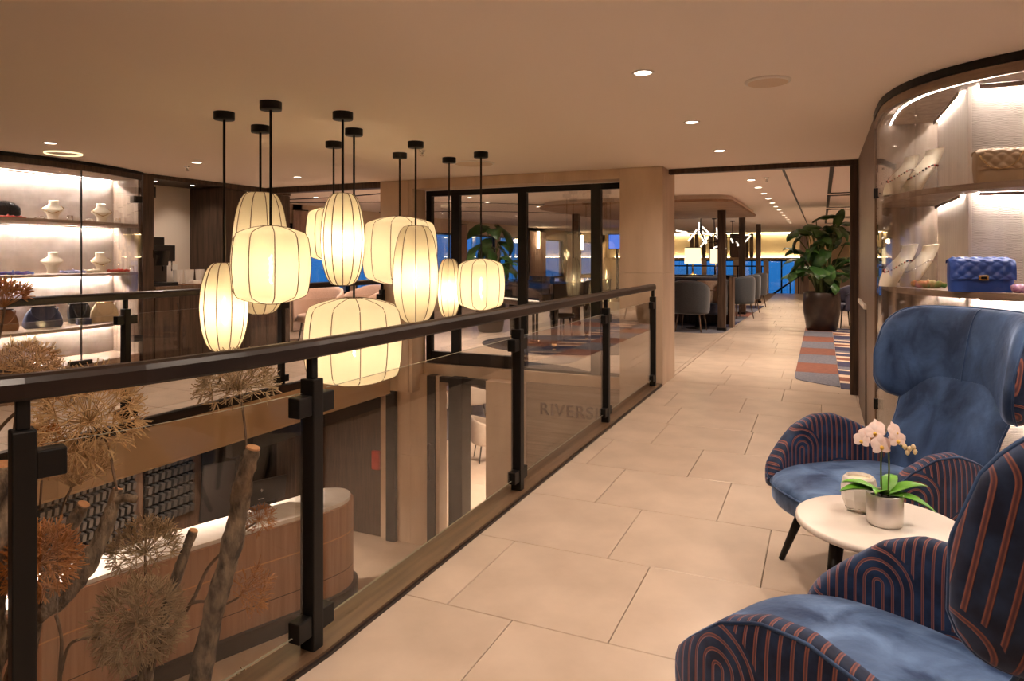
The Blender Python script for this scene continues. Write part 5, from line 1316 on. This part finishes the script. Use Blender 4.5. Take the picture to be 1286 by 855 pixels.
# ceiling raft, slots, downlights of the dining lounge
RA = []
for x, y, r, a0_, a1_ in ((-1.75, 11.5, .45, -90, 0), (-1.75, 15.6, .45, 0, 90), (-3.9, 15.2, .8, 90, 180), (-3.9, 12.0, .9, 180, 270)):
    RA += [(x+r*math.cos(R(a0_+(a1_-a0_)*k/8)), y+r*math.sin(R(a0_+(a1_-a0_)*k/8))) for k in range(9)]
rt = thing('ceiling_raft', 'dark wooden ceiling panel with rounded corners over the dining tables', 'ceiling panel', (0, 0, 0))
m = MB(); m.prism(RA, 2.27, 2.31); m.build('panel', 'raft_wood', rt); m = MB(); m.prism([(x*.97-.08, (y-13.5)*.97+13.5) for x, y in RA], 2.311, CEIL); m.build('upstand', 'ceiling_paint', rt)
sl_ = thing('ceiling_slot', 'long thin black track along the dining ceiling', 'ceiling track', (0, 0, CEIL)); m = MB(); m.box(-.408, -.384, 7.82, 24, -.008, 0); m.build('track', 'black_metal', sl_)
for k, (ya, yb) in enumerate(((7.9, 11.6), (12.0, 15.0), (15.6, 18.6), (19.2, 22.0))):
    fr_ = thing('ceiling_frame', 'square black ceiling frame right of the track, %s from the doorway' % ORD[k], 'ceiling frame', (0, 0, CEIL))
    for a in ((.08, 2.4, ya, ya+.05), (.08, 2.4, yb-.05, yb), (.08, .125, ya+.05, yb-.05), (2.355, 2.4, ya+.05, yb-.05)):
        m = MB(); m.box(a[0], a[1], a[2], a[3], -.014, 0); m.build('frame_bar', 'black_metal', fr_)
for k in range(13):
    downlight(-.82, 9.2+1.02*k, 'small lit downlight in the dining ceiling row, %s from the doorway' % ORD[k], P_DINE if k in (0, 3, 6, 9, 12) else 0, r=.05, ang=140)
for k, (x, y) in enumerate(((1.2, 10.2), (1.3, 13.3), (1.0, 17.0))): downlight(x, y, 'lit downlight inside a black ceiling frame, %s from the doorway' % ORD[k], P_DINE, r=.05, ang=140)
# tracks and lights on the lounge ceiling behind the black windows
for k, pts in enumerate(([(-8.8, 9.6), (-6.2, 10.6), (-4.2, 12.6), (-2, 13.6)][:3], [(-8.9, 12.5), (-6.5, 13.3), (-4.6, 15.5)], [(-8.9, 9.0), (-7.2, 9.0), (-5.6, 8.6)])):
    s = thing('ceiling_slot', 'thin black curved track on the lounge ceiling behind the windows, %s' % ('middle one', 'far one', 'left one beyond the pilaster')[k], 'ceiling track', (0, 0, CEIL))
    P = crom(pts, 20); ribbon(offset(P, .02), offset(P, -.02), -.012, 0).build('track', 'black_metal', s)
LD = [(635, 9.4), (612, 11.0), (674, 9.0), (705, 9.2), (676, 12.4), (700, 12.6), (712, 12.2), (757, 9.0), (765, 16), (648, 15), (660, 10.6), (590, 10)]
LDL = ['left of the middle window post', 'above the left part of the big plant', 'right of the middle window post, near the top', 'above the piano, nearest', 'beyond the piano by the raft tip', 'below the wooden raft tip, left', 'below the wooden raft tip, right', 'in the right-hand pane', 'far off in the right-hand pane', 'far off above the plant', 'beside the middle window post, lower', 'above the plant pot, at the left']
for k, (px, Y) in enumerate(LD):
    downlight(onY(px, Y), Y, 'tiny downlight on the lounge ceiling, ' + LDL[k], P_DINE*.9 if k in (0, 3, 5, 9, 11) else 0, r=.045, ang=140)
sp1 = disc('ceiling_speaker', onY(593, 12.0), 12.0, .14, 'round white disc on the lounge ceiling above the big plant', 'speaker')
for k, (x, y) in enumerate(((-7.6, 8.9), (-6.2, 9.2))): downlight(x, y, 'downlight on the lounge ceiling left of the pilaster, %s' % ('by the dark wall' if k == 0 else 'by the pilaster'), P_DINE*.8, r=.045, ang=140)
# ------------------------------------------------------------------ rugs of the lounge
def rug_piece(parent, poly, mat, z=.006):
    m = MB(); m.prism(poly, 0, z); return m.build('carpet_piece', mat, parent)
rg1 = thing('carpet', 'patchwork carpet of grey, rust, navy and cream pieces under the big plant pot', 'carpet', (0, 0, 0))
y = 8.0; k = 0; cols = ['rug_grey', 'rug_rust']
hs = [.95, .80, .85, .75, .85, .8, .9, .8]
for q, h in enumerate(hs):
    if q == 0:
        rug_piece(rg1, [(-.29, 8.75), (-.285, 8.55), (-.26, 8.42), (-.20, 8.34), (.0, 8.20), (.18, 8.08), (.18, 8.95), (-.29, 8.95)], 'rug_grey')
    else: rug_piece(rg1, [(-.29, y+.003), (.18, y+.003), (.18, y+h), (-.29, y+h)], cols[q % 2])
    y0 = y if q else 8.0
    y = y+h if q else 8.95
    for j, (f0, f1, mt) in enumerate(((0, .38, 'rug_navy'), (.38, .52, 'rug_cream'), (.52, .80, 'rug_grey' if q % 2 else 'rug_rust'), (.80, 1, 'rug_cream' if q % 2 == 0 else 'rug_navy'))):
        a, b = lerp(y0, y, f0), lerp(y0, y, f1)
        rug_piece(rg1, [(.184, a+.002), (.62, a-.10), (.62, b-.10), (.184, b)], mt); 
    rug_piece(rg1, [(.625, y0), (1.6, y0), (1.6, y), (.625, y)], 'rug_grey' if q % 2 else 'rug_rust')
rg2 = thing('carpet', 'grey and navy carpet with a rounded corner under the grey chairs', 'carpet', (0, 0, 0))
rug_piece(rg2, [(-1.62, 13.25), (-1.66, 12.98), (-1.80, 12.82), (-2.05, 12.75), (-3.4, 12.75), (-3.4, 14.0), (-1.62, 14.0)], 'rug_grey')
for q in range(5):
    ya = 14.003+1.3*q; rug_piece(rg2, [(-1.62+.03*q, ya), (-1.59+.03*q, ya+1.297), (-2.6, ya+1.297), (-2.6, ya)], ('rug_navy', 'rug_grey', 'rug_rust', 'rug_grey', 'rug_navy')[q]); rug_piece(rg2, [(-2.604, ya), (-2.604, ya+1.297), (-4.2, ya+1.297), (-4.2, ya)], ('rug_grey', 'rug_rust', 'rug_grey', 'rug_navy', 'rug_grey')[q])
rg3 = thing('carpet', 'dark oval carpet under the grand piano', 'carpet', (0, 0, 0))
m = MB(); m.prism([(-3.65+1.45*math.cos(a), 10.25+1.15*math.sin(a)) for a in [k*math.pi/24 for k in range(48)]], .001, .008); m.build('carpet_piece', 'rug_dark', rg3)
m = MB(); m.prism([(-4.25, 7.82), (-2.5, 7.82), (-2.75, 8.06), (-3.1, 8.22), (-3.5, 8.28), (-4.25, 8.25)], .001, .008); m.build('carpet_piece', 'rug_dark', thing('doormat', 'dark curved floor mat just inside the black windows', 'mat', (0, 0, 0)))
# ------------------------------------------------------------------ grand piano
pa = thing('grand_piano', 'black grand piano on brass castered legs behind the black windows', 'piano', (-4.03, 9.58, .008), math.atan2(-.67, .94))
# local: keyboard along x at y<0, tail towards +y
OUT = crom([(-.74,-.10),(-.75,.4),(-.74,.95),(-.66,1.30),(-.45,1.55),(-.15,1.60),(.10,1.42),(.22,1.05),(.38,.75),(.62,.55),(.75,.35),(.75,-.10)], 60)
m = MB(); m.prism(OUT, .66, 1.0); m.build('case', 'black_gloss', pa)
m = MB(); m.prism([(x*1.015, y*1.01) for x, y in OUT if y > .12], 1.003, 1.025); m.build('lid', 'black_gloss', pa)
m = MB(); m.bbox(-.75,.75,-.28,-.10,.66,.73,.006); m.build('key_bed', 'black_gloss', pa)
m = MB(); m.bbox(-.75,-.66,-.28,-.10,.73,.86,.008); m.build('key_block', 'black_gloss', pa); m = MB(); m.bbox(.66,.75,-.28,-.10,.73,.86,.008); m.build('key_block', 'black_gloss', pa)
m = MB(); m.bbox(-.655,.655,-.275,-.12,.731,.752,.003); kb = m.build('keys', 'white_ceramic', pa)
m = MB()
for k in range(52):
    if k % 7 in (0, 1, 3, 4, 5): m.box(-.65+.0252*(k+.8), -.65+.0252*(k+1.25), -.215, -.125, .7525, .762)
m.build('black_keys', 'black_gloss', kb, kind='stuff')
m = MB(); m.bbox(-.66,.66,-.115,-.10,.74,.93,.004); m.build('fallboard', 'black_gloss', pa)
m = MB(); m.bbox(-.35,.35,.18,.20,1.026,1.09,.004); b = m.build('music_stand', 'black_gloss', pa)
for lx, ly in ((-.60, .02), (.60, .02), (-.28, 1.25)):
    m = MB(); m.lathe([(.062,.66),(.066,.60),(.060,.50),(.042,.16),(.036,.13)][::-1], 16, (lx, ly, 0)); l = m.build('leg', 'black_gloss', pa)
    m = MB(); m.lathe([(.012,.05),(.028,.07),(.036,.13)], 14, (lx, ly, 0)); m.build('brass_cap', 'gold', l); m = MB(); m.tube([(lx-.012, ly, .03), (lx+.012, ly, .03)], .03, 14); m.build('caster', 'gold', l)
m = MB(); m.bbox(-.06,-.04,.05,.09,.10,.66,.003); m.bbox(.04,.06,.05,.09,.10,.66,.003); m.bbox(-.10,.10,.03,.11,.07,.11,.004); ly_ = m.build('pedal_lyre', 'black_gloss', pa)
for x in (-.05, 0, .05): m = MB(); m.bbox(x-.012, x+.012, -.06, .03, .075, .083, .003); m.build('pedal', 'gold', ly_)
ps = thing('piano_stool', 'round black stool with chrome legs in front of the piano', 'stool', (-3.55, 10.1-.95, 0))
ps.location = (onY(706, 9.9), 9.9, .008)
m = MB(); m.lathe([(.001,.45),(.19,.45),(.20,.47),(.19,.51),(.001,.52)], 28, cap=False); m.build('seat', 'black_gloss', ps)
for k in range(4): a = k*math.pi/2+.5; m = MB(); m.tube([(.12*math.cos(a),.12*math.sin(a),.45),(.17*math.cos(a),.17*math.sin(a),0)], .014, 8); m.build('leg', 'chrome', ps)
# ------------------------------------------------------------------ plants
def big_leaf(L, W, droop, notch=True):
    m = MB()
    def fn(u, v):
        s = v*2-1; w = W/2*(math.sin(math.pi*min(1, .06+u*.94))**.62)*(1-.25*u); back = -.16*L*abs(s)**1.5*(1-u)*(1 if notch else 0)
        wav = .015*math.sin(u*14+s*3)*abs(s); x = L*u*math.cos(droop*u)+back; z = -L*droop*.55*u*u
        return (x, s*w, z + abs(s)*w*.22 - .12*W*s*s + wav)
    m.grid(fn, 12, 8); return thicken(m, .004)
def plant(label, loc, potr, poth, spec, leafmat, lighten, seed, pot='planter_brown', stemh=1.):
    root = thing('potted_plant', label, 'plant', loc, 0); rnd = random.Random(seed)
    m = MB(); m.lathe([(potr*.72,0),(potr*.82,.02),(potr*.97,poth*.45),(potr,poth*.75),(potr*.97,poth*.98),(potr*.94,poth),(potr*.90,poth*.98),(potr*.90,poth*.90)], 32); m.build('pot', pot, root)
    m = MB(); m.lathe([(potr*.90,poth*.91),(.001,poth*.93)], 24, cap=False); m.build('soil', 'soil', root)
    for k, (dx, dy, z, L, W, yaw, pitch, dr) in enumerate(spec):
        b = Vector((rnd.uniform(-.3,.3)*potr, rnd.uniform(-.3,.3)*potr, poth*.92)); e = Vector((dx, dy, z))
        m = MB(); m.tube(crom([tuple(b), tuple(b.lerp(e, .55)+Vector((0,0,.12))), tuple(e)], 10), [.012]*5+[.009]*6, 7); st = m.build('stem', 'stem_green', root)
        lf = big_leaf(L, W, dr); place_leaf(lf, e, R(yaw), R(pitch), R(rnd.uniform(-25, 25))); lf.build('leaf', 'light_leaf' if k in lighten else leafmat, root)
    return root
rnd = random.Random(11); spec = []
for k in range(46):
    a = rnd.uniform(0, 360); r_ = rnd.uniform(.06, .42); z = rnd.uniform(.98, 2.0)
    spec.append((r_*math.cos(R(a)), r_*math.sin(R(a)), z, rnd.uniform(.38, .52), rnd.uniform(.30, .42), a+rnd.uniform(-30, 30), rnd.uniform(-40, 45), rnd.uniform(.3, 1.0)))
spec += [(-.42, -.1, 1.75, .42, .26, 190, -50, .8), (-.30, -.15, 1.45, .45, .30, 200, -60, .8), (-.1, -.1, 2.1, .5, .32, 30, 25, .6), (.25, -.1, 2.0, .45, .2, 60, 55, .3), (.1, -.25, 1.2, .4, .3, 270, -45, .8), (-.05, -.3, 1.5, .42, .3, 250, -50, .7)]
plant('big leafy potted plant in a dark round pot at the right of the walkway', (.0, 14.25, .006), .33, .72, spec, 'leaf', {3, 9, 33}, 4)
rnd = random.Random(5); spec = []
for k in range(22):
    a = rnd.uniform(0, 360); r_ = rnd.uniform(.06, .36); z = rnd.uniform(1.0, 1.75)
    spec.append((r_*math.cos(R(a)), r_*math.sin(R(a)), z, rnd.uniform(.35, .55), rnd.uniform(.18, .28), a+rnd.uniform(-30, 30), rnd.uniform(-40, 40), rnd.uniform(.4, 1.1)))
spec += [(.2, 0, 1.95, .75, .26, -15, -25, .9), (-.05, 0, 1.95, .55, .34, 170, 5, .8), (.1, -.1, 1.9, .5, .34, -60, 10, .8), (.25, 0, 1.55, .6, .22, -10, -45, .8)]
plant('big dark leafy plant behind the last lantern, in front of the blue windows', (onY(616, 11.4), 11.4, 0), .28, .6, spec, 'leaf', {2, 8}, 6)
# ------------------------------------------------------------------ curtains, sconces, screen, chandelier, end railing
def curtain(label, y0, y1, group='curtains between the side windows'):
    root = thing('curtain', label, 'curtain', (-8.90, (y0+y1)/2, .03), 0, group); w = y1-y0; n = max(5, int(w/.16))
    m = MB(); m.grid(lambda u, v: (.045*math.sin(u*n*2*math.pi), -w/2+w*u, 2.22*v), n*8, 3); m2 = MB(); m.v = m.v + []; m.build('cloth', 'curtain', root)
    m = MB(); m.tube([(0,-w/2,2.24),(0,w/2,2.24)], .012, 8); m.build('rail', 'black_metal', root)
for k, (a, b) in enumerate(((9.8, 10.2), (13.1, 14.0), (16.05, 16.6), (21.0, 22.5), (24.7, 26.4))): curtain('pinkish pleated curtain on the side window wall, %s from the void' % ORD[k], a, b)
for px, l in ((675.5, 'narrow glowing wall sconce beside the curtain, left of the piano lid'), (730.5, 'narrow glowing wall sconce right of the dark column behind the windows')):
    Y = onX(px, -8.75); s = thing('wall_sconce', l, 'wall lamp', (-8.78, Y, 1.45)); m = MB(); m.tube([(0,0,.0),(0,0,.95)], .02, 8); m.build('rod', 'black_metal', s); m = MB(); m.tube([(.05,0,.22),(.05,0,.80)], .05, 12); m.build('tube', 'sconce_glow', s); point(.25, 0, .5, 6, (1,.72,.42), .08, s)
s = thing('screen', 'small blue lit screen at the right edge of the black windows', 'screen', (onY(774.5, 22), 22, hh(312, onY(774.5, 22), 22))); m = MB(); m.bbox(-.30,.25,0,.04,-.03,.49,.006); m.build('bezel', 'black_plastic', s); m = MB(); m.box(-.27,.22,-.004,0,0,.46); m.build('picture', 'screen_blue', s); m = MB(); m.bbox(-.04,.04,.0,.08,-s.location.z+.0,-.03,.004); m.build('stand', 'black_metal', s)
def chandelier(label, px, Y, z, seed, n):
    root = thing('chandelier', label, 'chandelier', (onY(px, Y), Y, z)); rnd = random.Random(seed)
    m = MB(); m.tube([(0,0,CEIL-z),(0,0,-.15)], .012, 8); m.build('rod', 'black_metal', root); m = MB(); m.lathe([(.06,-.03),(.06,0)], 16, (0,0,CEIL-z)); m.build('canopy', 'black_metal', root)
    for k in range(n):
        a = rnd.uniform(0, 6.28); L = rnd.uniform(.25, .5); zz = rnd.uniform(-.3, .1); p = (0,0,zz*.5); q = (L*math.cos(a), L*math.sin(a), zz)
        m = MB(); m.tube([p, q], .009, 6); ar = m.build('arm', 'black_metal', root)
        d = Vector((rnd.uniform(-1,1), rnd.uniform(-1,1), rnd.uniform(-.9,.9))).normalized()*.16
        m = MB(); m.tube([tuple(Vector(q)-d), tuple(Vector(q)+d)], .017, 10); m.build('light_tube', 'tube_glow', ar)
chandelier('branching chandelier of glowing tubes left of the first column, above the drum lamp', 880, 16.3, 2.02, 3, 6)
chandelier('branching chandelier of glowing tubes right of the first column', 920, 19.5, 2.02, 8, 6)
chandelier('branching chandelier of glowing tubes low beside the smaller lamp', 897, 18.0, 1.75, 21, 5)
er = thing('stair_railing', 'dark stair railing sloping down at the far end of the walkway', 'railing', (0, 0, 0))
pa_, pb_ = (onY(957, 27.9), 27.9, hh(379, onY(957, 27.9), 27.9)), (onY(1007, 27.9), 27.9, hh(344, onY(1007, 27.9), 27.9))
m = MB(); m.tube([pa_, pb_], .035, 8); m.build('handrail', 'black_metal', er)
for k in range(5):
    t = .08+.21*k; x, z = lerp(pa_[0], pb_[0], t), lerp(pa_[2], pb_[2], t); m = MB(); m.tube([(x, 27.9, z), (x, 27.9, max(-1.0, z-.95))], .02, 6); m.build('baluster', 'black_metal', er)
er2 = thing('landing_railing', 'dark glass railing across the end of the dining floor behind the columns', 'railing', (0, 0, 0))
m = MB(); m.bbox(-6.5, -2.0, 27.62, 27.68, 1.0, 1.05, .006); m.build('handrail', 'black_metal', er2)
for k in range(6): x = -6.4+.86*k; m = MB(); m.bbox(x-.025, x+.025, 27.62, 27.68, 0, 1.0, .004); m.build('post', 'black_metal', er2)
for k in range(5): x = -6.4+.86*k; m = MB(); m.box(x+.04, x+.82, 27.645, 27.655, .08, .92); m.build('glass_panel', 'rail_glass', er2)
point(-2.5, 28.9, .9, 8, (.5,.7,1), .2) if False else None
# ------------------------------------------------------------------ chairs of the lower lounge
l1 = tub_chair('beige tub chair in the lower lounge, left one seen through the lower doorway', (onY(543, 13.2), 13.2, LOW+.012), R(205), 'beige_fabric', 'black_metal', .66, .62, .80, 'lower lounge chairs')
dup(l1, 'beige tub chair in the lower lounge, middle one behind the dark door post', (onY(592, 14.1), 14.1, LOW+.012), R(165))
dup(l1, 'beige chair in the lower lounge cut off by the stone wall', (onY(614, 11.3), 11.3, LOW), R(130))
lt = thing('side_table', 'pale low table between the lower lounge chairs', 'table', (onY(568, 14.6), 14.6, LOW+.012)); m = MB(); m.lathe([(.28,.50),(.30,.515),(.28,.53)], 28); m.build('tabletop', 'white_laminate', lt); m = MB(); m.tube([(0,0,.5),(0,0,.02)], .03, 10); m.build('column', 'black_metal', lt); m = MB(); m.lathe([(.18,0),(.18,.015),(.03,.03)], 20); m.build('foot', 'black_metal', lt)
